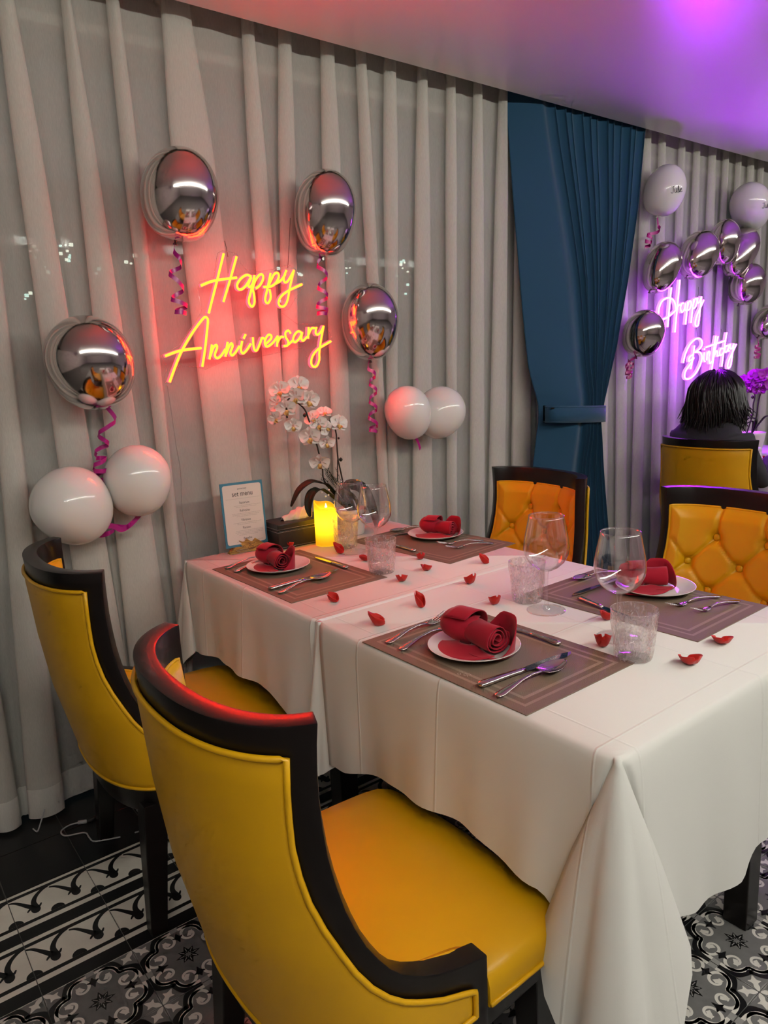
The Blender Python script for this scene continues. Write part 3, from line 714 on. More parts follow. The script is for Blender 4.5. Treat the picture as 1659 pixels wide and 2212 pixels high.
for i, (x, y, a, lb) in enumerate(CH):
    c = proto if i == 0 else copy_tree(proto)
    c.location = (x, y, 0); c.rotation_euler = (0, 0, a); tag(c, lb, 'chair', 'mustard leather dining chairs')

# ================================================================== ON THE TABLE
def ribbon_flat(pts, wd):
    q = smoothline(pts, 4); n = len(q); V, F = [], []
    for i, p in enumerate(q):
        t = (q[min(i+1, n-1)]-q[max(i-1, 0)]); sd = V3(-t.y, t.x, 0).normalized()*wd/2; V += [p+sd, p-sd]
    return V, [(2*i, 2*i+1, 2*i+3, 2*i+2) for i in range(n-1)]
def onz(px, py, z=TZ): return P(px, py, 'z', z)
MZ = TZ+.0022                                               # top of a place mat
WHERE = {'A': 'at the setting by the menu stand', 'B': 'by the chair before the blue drape',
         'C': 'at the setting with the wide-open heart napkin', 'D': 'by the chair with purple-lit rail'}
MATS = {'A': (-.0006, .8818, .9), 'B': (.5185, .8703, 4.9), 'C': (-.0205, .0671, .6), 'D': (.4782, .0459, 1.2)}
for k, (x, y, a) in MATS.items():
    o = obj('placemat', box(-.159, .159, -.234, .234, 0, .0022), M['woven'], smooth=False); bevel(o, .0006, 1)
    o.location = (x, y, TZ-.0002); o.rotation_euler = (0, 0, math.radians(a)); tag(o, 'brown woven placemat with striped border '+WHERE[k], 'placemat', 'woven placemats')
    if k in 'CD':                                           # small pale print beside the plate
        sg = 1 if k == 'C' else -1; zz = .00245
        sq = [[(-.012, .004), (-.004, .008), (.0, .003), (.006, .007)], [(-.010, -.004), (-.006, .0), (-.002, -.005), (.003, .0)], [(.006, -.006), (.012, -.002), (.013, -.008), (.007, -.010), (.006, -.006)], [(.010, .002), (.014, .005), (.018, .001)]]
        obj('pale_print', join(*[ribbon_flat([V3(sg*(-.118)+sg*b, sg*(-.045)+sg*a, zz) for a, b in q], .0011) for q in sq]), M['ink_light'], o, smooth=False)

# ---- plates and heart-rolled napkins
plate_me = None
def plate(k, px, py):
    global plate_me
    p = onz(px, py, MZ); t = thing('plate', 'round white porcelain plate under a red napkin '+WHERE[k], 'plate', (p.x, p.y, MZ), 0, 'white plates')
    obj('dish', lathe([(0, .004), (.055, .004), (.060, .0045), (.078, .010), (.0945, .0165), (.0962, .0172), (.0965, .0160), (.090, .0125), (.070, .004), (.058, 0), (.055, 0), (.054, .002), (0, .002)], 56), M['plate'], t)
    if k in 'AB':                                           # small script on the rim
        sq = [[(-.012, 0), (-.008, .004), (-.007, -.002), (-.003, .002), (.0, -.001), (.003, .002), (.006, -.001), (.011, .001)]]
        obj('rim_script', join(*[ribbon_flat([V3(.080+b*.8, -.020+a, .0112+.35*(b*.8)) for a, b in q], .0008) for q in sq]), M['ink'], t, smooth=False)
    return p
def roll(r0, r1, turns, ln, tilt=0, close=False, n=60, m=10, flare=0):
    """a rolled sheet: spiral section along local x"""
    def f(s, v):
        a = s*turns*2*PI; r = r0+(r1-r0)*s**.8; x = (v-.5)*ln; k = 1
        if close: k = math.sqrt(max(.02, 1-max(0, (v-.45)/.55)**2.2))
        r *= k*(1+.05*math.sin(5*v+3*a)); return V3(x+flare*s*(v-.5), r*math.sin(a), -r*math.cos(a)*.95)
    return grid(f, n, m)
def thick(o, th=.0016):
    md = o.modifiers.new('cloth', 'SOLIDIFY'); md.thickness = th; md.offset = 0
def napkin(k, loc, rz, sc=1.0):
    t = thing('napkin', 'red cotton napkin rolled into a heart '+WHERE[k], 'napkin', loc, rz, 'red heart napkins'); t.scale = (sc, sc, sc)
    # local axes: +x points to the open spiral, +y away from the diner
    R = Matrix.Translation(V3(.030, .002, .030)) @ Matrix.Rotation(math.radians(-14), 4, 'Z')
    thick(obj('rolled_lobe', xf(roll(.004, .0275, 3.3, .070, m=14), R), M['napkin'], t))
    L = Matrix.Translation(V3(-.030, .004, .034)) @ Matrix.Rotation(math.radians(180+22), 4, 'Z') @ Matrix.Rotation(math.radians(-18), 4, 'Y')
    thick(obj('rolled_lobe', xf(roll(.006, .0325, 2.6, .066, close=True, m=18), L), M['napkin'], t))
    # outer sheet: lies on the plate in front, sweeps round the open end and up behind the roll
    def wrap(s, v):
        a = math.radians(-105+250*s); c = V3(.026, .0, .026); x = -.055+.125*v
        r = .040-.005*math.sin(PI*s); y, z = -r*math.cos(a+PI/2-.5)*1.0, c.z-r*.62*math.sin(a+PI/2-.5)
        fx = .030*math.sin(PI*min(1, s*1.1))*v**2
        return V3(x+fx, y+.002, max(.0015, z+.006*v*s))
    def apron(s, v):                                        # flat front flap on the plate, fanned toward the diner
        a = math.radians(188+150*s); rr = (.016+.052*v)*(1+.06*math.sin(6*s)); return V3(.002+rr*math.cos(a)*1.12, -.006+rr*math.sin(a)*.92, .0022+.010*(1-v)**2+.006*max(0, s-.75)*4*v)
    thick(obj('front_flap', grid(apron, 26, 10), M['napkin'], t))
    def collar(s, v):                                       # wall of cloth standing round the spiral end
        a = math.radians(-125+255*s); r = .037+.007*math.sin(3*s); h = (.004+.058*sm((s-.34)/.34)*(1-.5*sm((s-.82)/.18)))*v
        return V3(.040+r*1.02*math.cos(a)*(1+.10*v), .000+r*math.sin(a)*(1+.05*v), .002+h)
    thick(obj('collar', grid(collar, 30, 8), M['napkin'], t))
    def tongue(s, v):                                       # fold drawn over the closed lobe down into the notch
        a = math.radians(205-165*s); r = .0375-.003*v; x = -.040+.046*v+.010*math.sin(PI*s)
        return V3(x, .004-r*.96*math.cos(a)*1.0, max(.004, .032+r*.98*math.sin(a)*1.02+.003*v))
    thick(obj('fold', grid(tongue, 24, 8), M['napkin'], t))
    return t
PL = {'A': (602, 1228), 'B': (941, 1159), 'C': (1024, 1405), 'D': (1415, 1275)}
NR = {'A': (math.radians(-82), 1.02), 'B': (math.radians(-60), .98), 'C': (math.radians(-80), 1.16), 'D': (math.radians(-35), 1.0)}
NO = {'A': (-.014, .016), 'B': (.004, .0), 'C': (.002, .012), 'D': (-.018, .030)}
for k, (a, b) in PL.items():
    p = plate(k, a, b); ox, oy = NO[k]; napkin(k, (p.x+ox, p.y+oy, MZ+.0045), NR[k][0], NR[k][1])

# ---- cutlery: every piece runs along local +x from the handle end to the tip
def loft(st, n=10):
    """st: (x, half width, mid z, half thickness)"""
    V, F = [], []
    for x, wd, z, h in st: V += [V3(x, wd*math.cos(2*PI*k/n), z+h*math.sin(2*PI*k/n)) for k in range(n)]
    for i in range(len(st)-1):
        for k in range(n): F.append((i*n+k, i*n+(k+1) % n, (i+1)*n+(k+1) % n, (i+1)*n+k))
    return V, F+[tuple(range(n-1, -1, -1)), tuple((len(st)-1)*n+k for k in range(n))]
def cutlery_mesh():
    D = {}
    hand = [(0, .002, .0045, .0012), (.003, .0075, .0045, .0018), (.012, .0098, .005, .0022), (.035, .0075, .008, .0022), (.065, .0045, .012, .0020), (.095, .0032, .013, .0019), (.115, .0034, .0105, .0018), (.128, .0055, .007, .0016)]
    D['fork_h'] = loft(hand); D['spoon_h'] = loft(hand[:-1]+[(.126, .0040, .0075, .0016)])
    root = loft([(.124, .0045, .0085, .0015), (.134, .0100, .0062, .0013), (.148, .0118, .0058, .0012), (.154, .0119, .0062, .0011)])
    D['fork_root'] = root
    D['tines'] = [loft([(.152, .0016, .0064, .0010), (.170, .0014, .0090, .0009), (.190, .0010, .0135, .0008), (.196, .0004, .0150, .0004)], 6) for k in range(4)]
    D['tines'] = [([V3(v.x, v.y+(-.0099+.0066*k), v.z) for v in vf[0]], vf[1]) for k, vf in enumerate(D['tines'])]
    def bowl(s, v):
        u = v; wd = .0205*math.sin(PI*(.10+.90*u)**.80)**.62 if u < .995 else .001; x = .122+.068*u; c = (s-.5)*2
        return V3(x, c*wd, .0105-.0085*(1-c*c)*math.sin(PI*min(1, u*.95+.03)))
    D['bowl'] = grid(bowl, 17, 20)
    D['knife_h'] = loft([(0, .003, .0060, .002), (.003, .0090, .0060, .0045), (.015, .0095, .0062, .0050), (.05, .0078, .0062, .0046), (.085, .0070, .0060, .0042), (.092, .0082, .0058, .0045), (.098, .0060, .0055, .0038), (.106, .0066, .0052, .0030)])
    bl = [(.104, -.0060, .0055), (.116, -.0080, .0062), (.150, -.0090, .0082), (.185, -.0085, .0088), (.208, -.0062, .0080), (.222, -.0018, .0050), (.229, .0040, .0046)]
    Vb, Fb = [], []
    for x, lo, hi in bl: Vb += [V3(x, lo, .0050), V3(x, hi, .0064), V3(x, hi, .0040), V3(x, lo, .0046)]
    for i in range(len(bl)-1):
        for k in range(4): Fb.append((i*4+k, i*4+(k+1) % 4, (i+1)*4+(k+1) % 4, (i+1)*4+k))
    D['blade'] = (Vb, Fb+[(3, 2, 1, 0), tuple(len(Vb)-4+k for k in range(4))])
    return D
CU = cutlery_mesh()
LEN = {'fork': .196, 'spoon': .190, 'knife': .229}
def cutlery(kind, k, hp, tp, word, z=MZ):
    a, b = onz(*hp, z), onz(*tp, z); d = b-a; t = thing({'fork': 'fork', 'spoon': 'spoon', 'knife': 'knife'}[kind], word+' '+WHERE[k], kind, (a.x, a.y, z), math.atan2(d.y, d.x), kind+'s of polished steel')
    s = max(.78, min(1.08, d.length/LEN[kind])); t.scale = (s, max(.85, s), max(.9, s))
    if kind == 'fork':
        obj('handle', CU['fork_h'], M['steel'], t); h = obj('head', CU['fork_root'], M['steel'], t)
        for tn in CU['tines']: obj('tine', tn, M['steel'], h)
    elif kind == 'spoon':
        obj('handle', CU['spoon_h'], M['steel'], t); o = obj('bowl', CU['bowl'], M['steel'], t); thick(o, .0012)
    else:
        obj('handle', CU['knife_h'], M['steel'], t); o = obj('blade', CU['blade'], M['steel'], t, smooth=False)
cutlery('fork', 'C', (835, 1393), (983, 1328), 'steel dinner fork, outer of the two forks')
cutlery('fork', 'C', (864, 1408), (1027, 1331), 'steel salad fork half under the plate rim')
cutlery('knife', 'C', (1210, 1396), (1075, 1347), 'steel butter knife laid beyond the plate')
cutlery('knife', 'C', (1034, 1487), (1243, 1413), 'steel dinner knife beside the spoon')
cutlery('spoon', 'C', (1072, 1509), (1233, 1430), 'steel table spoon reflecting red neon')
cutlery('fork', 'A', (487, 1231), (615, 1191), 'steel dinner fork, outer of the two forks')
cutlery('fork', 'A', (506, 1238), (642, 1193), 'steel salad fork half under the plate rim')
cutlery('knife', 'A', (750, 1230), (681, 1206), 'steel butter knife laid beyond the plate')
cutlery('knife', 'A', (582, 1276), (752, 1228), 'steel dinner knife reflecting the yellow candle')
cutlery('spoon', 'A', (601, 1284), (727, 1240), 'steel table spoon')
cutlery('fork', 'B', (1046, 1170), (944, 1179), 'steel salad fork next to the plate')
cutlery('fork', 'B', (1067, 1175), (962, 1188), 'steel dinner fork, outer of the two forks')
cutlery('spoon', 'B', (925, 1139), (842, 1151), 'steel table spoon')
cutlery('knife', 'B', (935, 1146), (838, 1160), 'steel dinner knife half behind the plate')
cutlery('knife', 'B', (897, 1193), (832, 1174), 'steel butter knife beside the hammered tumbler')
cutlery('fork', 'D', (1556, 1290), (1441, 1316), 'steel salad fork next to the plate')
cutlery('fork', 'D', (1597, 1301), (1497, 1327), 'steel dinner fork, outer of the two forks')
cutlery('spoon', 'D', (1335, 1236), (1237, 1256), 'steel table spoon')
cutlery('knife', 'D', (1352, 1250), (1234, 1289), 'steel dinner knife with dark reflecting blade')
cutlery('knife', 'D', (1251, 1295), (1330, 1327), 'steel butter knife before the wine glass')

# ---- wine glasses and tumblers
wine = [(0, .0035), (.010, .0052), (.030, .0032), (.044, .0016), (.0455, .0008), (.0450, 0), (.030, .0004), (0, .0004)]
wbowl = [(.0062, .098), (.016, .101), (.030, .109), (.043, .122), (.0515, .140), (.0535, .155), (.0520, .173), (.0475, .197), (.0415, .226), (.0408, .2325), (.0398, .2325), (.0405, .226), (.0465, .197), (.0510, .173), (.0525, .155), (.0505, .140), (.042, .1228), (.029, .1102), (.014, .1032), (0, .1018)]
def wine_glass(px, py, label):
    p = onz(px, py, TZ); t = thing('wine_glass', label, 'wine glass', (p.x, p.y, TZ), 0, 'clear wine glasses')
    obj('foot', lathe(wine, 40), M['glass_foot'], t)
    obj('foot_rim', tube([V3(.0452*math.cos(2*PI*k/48), .0452*math.sin(2*PI*k/48), .0011) for k in range(49)], .0008, 5, False), M['glass'], t)
    obj('stem', lathe([(.0105, .0050), (.0062, .011), (.0045, .022), (.0040, .045), (.0040, .070), (.0047, .088), (.0066, .099)], 20), M['glass'], t)
    bw = obj('bowl', lathe(wbowl, 48), M['glass'], t); obj('rim', tube([V3(.0403*math.cos(2*PI*k/48), .0403*math.sin(2*PI*k/48), .2325) for k in range(49)], .0007, 5, False), M['glass'], bw)
wine_glass(1180, 1318, 'empty wine glass in front of the tufted chair by the blue drape')
wine_glass(1336, 1377, 'empty wine glass before the tufted chair with purple-lit rail')
wine_glass(763, 1192, 'empty wine glass tinted yellow by the candle next to it')
wine_glass(814, 1207, 'empty wine glass behind the hammered tumbler near the candle')
def tumbler(px, py, label):
    p = onz(px, py, TZ); t = thing('tumbler', label, 'tumbler', (p.x, p.y, TZ), random.random()*6, 'hammered glass tumblers')
    prof_o = [(0, .0), (.030, 0), (.0355, .002), (.0372, .007)]+[(.0372+.0088*(k/14), .007+.093*k/14) for k in range(1, 15)]+[(.0458, .1015)]
    def lump(v, z, k):
        a = math.atan2(v.y, v.x); f = 1+.018*math.sin(5*a+38*z*2.2)+.014*math.sin(9*a-95*z+1)+.010*math.sin(14*a+60*z); r = math.hypot(v.x, v.y)
        return V3(v.x*f, v.y*f, v.z) if .006 < z < .094 and r > .02 else v
    o = lathe(prof_o, 56); V = [lump(v, v.z, 0) for v in o[0]]
    b = obj('body', (V, o[1]), M['hammered'], t)
    i = lathe([(.0440, .1012)]+[(.0350+.0088*(k/6), .016+.084*k/6) for k in range(6, -1, -1)]+[(.028, .012), (0, .012)], 48); obj('inner_wall', i, M['glass'], t)
    obj('rim', tube([V3(.0450*math.cos(2*PI*k/48), .0450*math.sin(2*PI*k/48), .1012) for k in range(49)], .0011, 6, False), M['glass'], t)
tumbler(825, 1236, 'hammered glass tumbler in the middle of petals by the orchid end')
tumbler(748, 1181, 'hammered glass tumbler glowing yellow right behind the candle')
tumbler(1139, 1297, 'hammered glass tumbler behind the wine glass near the heart napkin')
tumbler(1368, 1420, 'hammered glass tumbler beside two petals at the table corner')

# ---- rose petals
def petal(px, py, sz, rz, cup, curl, tip):
    p = onz(px, py, TZ)
    def f(s, v):
        c = (s-.5)*2; wd = math.sin(PI*(.10+.86*v))**.75; x = c*wd*.5; y = v-.5
        z = cup*(c*c*wd*.55+.5*(v-.35)**2*1.6)+curl*max(0, v-.6)**1.5*1.4+tip*abs(c)**3*v*.3+.02*math.sin(7*c+3*v)
        return V3(x*(1-.25*cup*abs(c)), y*(1-.2*cup), z)
    V, F = grid(f, 13, 13); zmin = min(v.z for v in V); V = [V3(v.x*sz, v.y*sz*1.05, (v.z-zmin)*sz+.0012) for v in V]
    o = obj('rose_petal', (V, F), M['petal']); o.location = (p.x, p.y, TZ); o.rotation_euler = (0, 0, rz); thick(o, .0009)
    return o
PT = [(627, 1183, .034, 2.2, .9, .5, .2), (732, 1196, .040, .6, 1.1, .9, .5), (787, 1212, .034, 1.2, .8, .3, .2), (909, 1209, .036, 2.6, .8, .8, .3), (921, 1233, .040, 1.9, .6, .5, .5), (868, 1257, .042, 2.3, .7, .6, .3), (1046, 1218, .034, .7, 1.1, .7, .6),
      (1016, 1262, .042, 2.9, .8, 1.0, .4), (719, 1300, .036, .3, .8, .4, .5), (907, 1312, .036, .2, 1.3, .8, .8), (1069, 1307, .040, 2.7, .9, .8, .2), (814, 1352, .044, 1.0, .9, 1.0, .2), (1302, 1399, .046, 2.2, 1.0, .9, .1), (1309, 1340, .036, 1.4, .9, .6, .3), (1491, 1436, .052, 2.5, .6, .5, .1), (1560, 1391, .048, 2.3, .5, .4, .2)]
PLAB = ['rose petal lying against the black tissue box', 'folded rose petal lying in front of the candle', 'rose petal at the foot of the tumbler near the candle', 'rose petal on the corner of the placemat by the blue drape chair', 'glossy rose petal next to the corner of the placemat by the drape chair', 'domed rose petal between the candle-side tumbler and the table seam', 'small forked rose petal alone behind the wine glass', 'twisted rose petal on the seam between the tables', 'pointed rose petal by the corner of the far cloth edge', 'two-winged rose petal near the heart napkin forks', 'rose petal between the heart-napkin placemat and a wine glass foot', 'upright rose petal at the corner of the heart-napkin placemat', 'rose petal leaning on the corner tumbler', 'rose petal half hidden behind the corner tumbler', 'large dark rose petal at the table corner edge', 'wide rose petal beside the purple-side placemat corner']
for a, lb in zip(PT, PLAB): tag(petal(*a), lb, 'petal', 'scattered rose petals')

# ---- lettering helper: built-in font turned into thin mesh
def text_vf(body, size, align='CENTER', ext=.0):
    cu = bpy.data.curves.new('lettering', 'FONT'); cu.body = body; cu.size = size; cu.align_x = align; cu.resolution_u = 3; cu.extrude = ext
    o = link(bpy.data.objects.new('lettering', cu)); dg = bpy.context.evaluated_depsgraph_get(); dg.update()
    me = bpy.data.meshes.new_from_object(o.evaluated_get(dg)); V = [v.co.copy() for v in me.vertices]; F = [tuple(p.vertices) for p in me.polygons]
    bpy.data.objects.remove(o); bpy.data.curves.remove(cu); bpy.data.meshes.remove(me); return V, F

# ---- menu card in its mountain-shaped stand
BL, BR, TL = P(489, 1186, 'y', 1.232), P(579, 1170, 'y', 1.232), P(470, 1047, 'y', 1.252)
ex = (BR-BL); mw = ex.length; ex.normalize(); ey = TL-BL; mh = ey.length; ey = (ey-ex*ey.dot(ex)).normalized(); ez = ex.cross(ey)
MM = Matrix((( ex.x, ey.x, ez.x, BL.x), (ex.y, ey.y, ez.y, BL.y), (ex.z, ey.z, ez.z, BL.z), (0, 0, 0, 1)))
mc = thing('menu_card', 'blue-edged set menu card standing in the wooden holder', 'menu'); mc.matrix_world = MM
if ez.y > 0: pass
def rrect(x0, x1, y0, y1, r, n=5):
    out = []
    for cx_, cy_, a in ((x1-r, y1-r, 0), (x0+r, y1-r, 90), (x0+r, y0+r, 180), (x1-r, y0+r, 270)):
        out += [(cx_+r*math.cos(math.radians(a+90*k/n)), cy_+r*math.sin(math.radians(a+90*k/n))) for k in range(n+1)]
    return out
obj('board', prism([(0, 0), (mw, 0), (mw, mh), (0, mh)], -.003, 0), M['blueboard'], mc, smooth=False)
pp = obj('paper', prism(rrect(.007, mw-.007, .008, mh-.008, .008), 0, .0006), M['paper'], mc, smooth=False)
tm = lambda b, s, x, y: ([V3(v.x*.86+x, v.y+y, v.z+.0009) for v in text_vf(b, s)[0]], text_vf(b, s)[1])
cxm = mw/2
obj('title', join(tm('set menu', .024, cxm, mh-.046), tm('anniversary', .0085, cxm, mh-.024)), M['ink'], pp, smooth=False)
yy = mh-.072
for hd, nl in (('Saporium', 2), ('Refresher', 3), ('Vibrance', 2), ('Passion', 4), ('Breathe', 2), ('Peace & Forever', 3)):
    obj('heading', tm(hd, .0115, cxm+.004, yy), M['ink'], pp, smooth=False); yy -= .0055
    ls = []
    for k in range(nl):
        x = cxm-.045+random.uniform(0, .012)+(.012 if k == nl-1 else 0); xe = mw-.012-random.uniform(.0, .012)-(.012 if k == nl-1 else 0)
        while x < xe:
            l = random.uniform(.0025, .008); ls.append(box(x, min(x+l, xe), yy-.0011, yy, .0006, .0009)); x += l+.0014
        yy -= .0047
    obj('fine_print', join(*ls), M['ink_light'], pp, smooth=False); yy -= .0115
obj('rule', box(.016, mw-.014, mh-.0545, mh-.0538, .0006, .0009), M['ink_light'], pp, smooth=False)
s0, s1 = P(497, 1199, 'z', TZ), P(587, 1183, 'z', TZ); sl_ = (s1-s0).length
ms = thing('menu_stand', 'olive wood menu holder cut like a mountain ridge', 'menu stand', (s0.x, s0.y, TZ), math.atan2(s1.y-s0.y, s1.x-s0.x))
ridge = [(0, 0), (sl_, 0), (sl_*.86, .017), (sl_*.72, .033), (sl_*.63, .043), (sl_*.55, .033), (sl_*.50, .036), (sl_*.42, .047), (sl_*.35, .037), (sl_*.31, .038), (sl_*.235, .045), (sl_*.13, .022)]
def slab(y0, y1, h=1.0): 
    n = len(ridge); V = [V3(x, y0, z*h) for x, z in ridge]+[V3(x, y1, z*h) for x, z in ridge]; return V, [tuple(range(n-1, -1, -1)), tuple(range(n, 2*n))]+[(i, (i+1) % n, n+(i+1) % n, n+i) for i in range(n)]
bevel(obj('block', join(slab(0, .0105), slab(.0165, .028, .9), box(.004, sl_-.004, .009, .018, 0, .010)), M['oak'], ms, smooth=False), .0008, 1)
mk = lambda pts: tube([V3(sl_*a, -.0004, b) for a, b in pts], .0007, 5)
obj('burned_mark', join(mk(sl2([(.46, .027), (.50, .0285), (.54, .027), (.58, .0275), (.60, .029)], 4)), mk(sl2([(.47, .0225), (.50, .0235), (.53, .0215)], 4)), mk(sl2([(.45, .019), (.50, .021), (.55, .0185), (.58, .020)], 4)), mk(sl2([(.44, .015), (.47, .0105), (.54, .0095), (.60, .0125), (.60, .016)], 4)), mk(sl2([(.48, .016), (.52, .0135), (.57, .015)], 4))), M['ink'], ms)

# ---- tissue box
bx = thing('tissue_box', 'black stitched leatherette tissue box with a tissue pulled up', 'tissue box', (.212, 1.222, TZ), math.radians(-1))
hx, hy, hh = .106, .056, .086
bevel(obj('body', box(-hx, hx, -hy, hy, 0, hh-.022), M['blackleather'], bx, smooth=False), .003)
ld = bevel(obj('lid', box(-hx-.0015, hx+.0015, -hy-.0015, hy+.0015, hh-.0215, hh), M['blackleather'], bx, smooth=False), .003)
for z, par in ((.006, None), (hh-.027, None), (hh-.017, ld)):
    ds = []; ln_ = [(-hx-.0017, -hy-.0017, hx+.0017, -hy-.0017), (-hx-.0017, hy, -hx-.0017, -hy-.0017), (hx+.0017, -hy-.0017, hx+.0017, hy)]
    for (a, b, c, d) in ln_:
        m_ = int(math.hypot(c-a, d-b)/.005)
        for k in range(m_): t0, t1 = k/m_, (k+.62)/m_; ds.append(tube([V3(a+(c-a)*t0, b+(d-b)*t0, z), V3(a+(c-a)*t1, b+(d-b)*t1, z)], .00055, 4))
    obj('stitching', join(*ds), M['stitch'], par or bx)
def tis(s, v):                                              # crumpled sheet lying over the slot, one end lifted
    a = PI*v; h = .010+.036*s**.6-.010*sm((s-.85)/.15); x = -.058+.104*s+.010*math.sin(PI*v)*s
    wr = .0035*math.sin(9*s+5*v)+.0025*math.sin(23*s-11*v)
    return V3(x, -.024*math.cos(a)*(1-.35*(1-s))+wr, hh-.003+h*max(0, math.sin(a))**.75+wr*.6*math.sin(a))
o = obj('tissue', grid(tis, 40, 18), M['tissue'], bx); thick(o, .0008)

# ---- LED pillar candle, lit
def wax():
    m, nt, out = shader('translucent_wax'); col = (.90, .60, .035, 1)
    d = N(nt, 'BsdfDiffuse', Color=col); t = N(nt, 'BsdfTranslucent', Color=col); g = N(nt, 'BsdfGlossy', Roughness=.35); x = N(nt, 'MixShader', Fac=.6); y = N(nt, 'MixShader', Fac=.03)
    nt.links.new(d.outputs[0], x.inputs[1]); nt.links.new(t.outputs[0], x.inputs[2]); nt.links.new(x.outputs[0], y.inputs[1]); nt.links.new(g.outputs[0], y.inputs[2]); nt.links.new(y.outputs[0], out.inputs[0]); return m
cd = thing('candle', 'lit yellow LED pillar candle beside the tissue box', 'candle', (.264, 1.118, TZ))
def cand(s, v):
    a = s*2*PI; top = .140+.012*math.cos(a-2.2)+.004*math.sin(3*a)
    drip = 1+.018*math.sin(9*a)*sm(v*1.4)+.012*math.sin(17*a+2)
    prof = [(0, 0), (.037, 0), (.0395, .004)]
    if v < .08: return V3(.0385*v/.08*math.cos(a), .0385*v/.08*math.sin(a), .0)
    if v < .80: u = (v-.08)/.72; return V3(.0385*drip*math.cos(a), .0385*drip*math.sin(a), u*(top-.004))
    if v < .90: u = (v-.80)/.10; r = .0385-.006*u; return V3(r*math.cos(a), r*math.sin(a), top-.004+.004*math.sin(PI*u))
    u = (v-.90)/.10; r = .0325*(1-u); return V3(r*math.cos(a), r*math.sin(a), (top-.004)*(1-u)+.112*u-.006*math.sin(PI*u))
obj('wax', grid(cand, 64, 60, cu=True), wax(), cd)
obj('flame', xf(lathe([(0, 0), (.0045, .004), (.0058, .010), (.0040, .019), (.0016, .027), (0, .031)], 14), Matrix.Translation(V3(0, -.006, .114)) @ Matrix.Scale(.6, 4, V3(0, 1, 0))), emit('led_flame', (1.0, .78, .30), 9), cd)
fl_l = bpy.data.lights.new('candle_glow', 'POINT'); fl_l.energy = .32; fl_l.color = (1, .80, .35); fl_l.shadow_soft_size = .012
flo = link(bpy.data.objects.new('candle_glow', fl_l)); flo.location = (.264, 1.118, TZ+.082)          # the LED sits inside the hollow wax

# ---- white orchid in its pot
def petal_vf(ln, wd, cup, twist=0, n=7, m=8):
    def f(s, v):
        c = (s-.5)*2; w_ = wd*math.sin(PI*(.06+.90*v)**.75)**.8; return V3(c*w_, .004+ln*v, cup*(c*c*w_*8*w_/max(wd, 1e-6)*.35+ln*.35*v*v)+.0015*math.sin(9*c+4*v))
    return grid(f, n, m)
def flower_vf(sz=1.0):
    parts = []
    for ang, ln, wd in ((0, .026, .012), (128, .026, .011), (-128, .026, .011)): parts.append(xf(petal_vf(ln*sz, wd*sz, .25), Matrix.Rotation(math.radians(ang), 4, 'Z')))
    for ang in (68, -68): parts.append(xf(petal_vf(.029*sz, .0205*sz, .18), Matrix.Translation(V3(0, 0, .0015)) @ Matrix.Rotation(math.radians(ang), 4, 'Z')))
    return join(*parts)
def lip_vf(sz=1.0): return join(xf(lathe([(0, .012), (.004, .010), (.0065, .005), (.005, 0), (0, -.001)], 8), Matrix.Translation(V3(0, -.005*sz, .002)) @ Matrix.Rotation(math.radians(55), 4, 'X') @ Matrix.Scale(sz, 4)), xf(petal_vf(.016*sz, .007*sz, .9), Matrix.Rotation(math.radians(180), 4, 'Z')))
def orchid(name, label, base, pot_vf, pot_rings, stems, flowers, buds, leaves, fm, lm_, sz):
    t = thing(name, label, 'orchid', base); B = Vector(base)
    po = obj('pot', pot_vf, M['pot'], t)
    top = pot_rings
    obj('soil', lathe([(0, top-.006), (top*.45, top-.008)], 20), M['stem'], t)
    for st, r in stems: obj('stem', tube([p-B for p in smoothline(st, 6)], r, 7), M['stem'], t)
    for pts, wd in leaves:
        q = [p-B for p in smoothline(pts, 6)]; n = len(q); fr = frames(q, V3(0, 0, 1))
        def lf(s, v):
            f = v*(n-1); i = min(int(f), n-2); k = f-i; p = q[i].lerp(q[i+1], k); tt, u, b = fr[i]; c = (s-.5)*2; w_ = wd*math.sin(PI*(.07+.90*v))**.7
            return p+b*c*w_+u*(abs(c)*w_*.35)
        o = obj('leaf', grid(lf, 7, 26), M['leaf'], t); thick(o, .0015)
    fme = lme = None
    for i, (p, nrm, rot, s) in enumerate(flowers):
        Q = nrm.to_track_quat('Z', 'Y').to_matrix().to_4x4(); mw_ = Matrix.Translation(p-B) @ Q @ Matrix.Rotation(rot, 4, 'Z') @ Matrix.Scale(s, 4)
        if fme is None:
            f = obj('flower', flower_vf(sz), fm, t); l = obj('lip', lip_vf(sz), lm_, f); fme, lme = f.data, l.data
        else:
            f = link(bpy.data.objects.new('flower', fme)); f.parent = t; l = link(bpy.data.objects.new('lip', lme)); l.parent = f
        f.matrix_local = mw_
    for p, r in buds: obj('bud', xf(lathe([(0, -r*1.2), (r*.8, -r*.6), (r, .1*r), (r*.6, r*.8), (0, r*1.2)], 10), Matrix.Translation(p-B)), M['stem'], t)
    return t
oy = 1.175
ob = V3(.418, 1.185, TZ)
C7 = lambda a, b, y=oy: P(570+a/7.371, 800+b/7.371, 'y', y)
potv = lathe([(0, 0), (.040, 0), (.043, .004), (.052, .085), (.054, .092), (.0525, .095), (.050, .092), (.048, .082), (0, .082)], 36)
tocam = lambda p: (CAM-p).normalized()
def fl(a, b, dx, dz, rot, s, y=oy):
    p = C7(a, b, y); n = (tocam(p)+V3(dx, 0, dz)).normalized(); return (p, n, math.radians(rot), s)
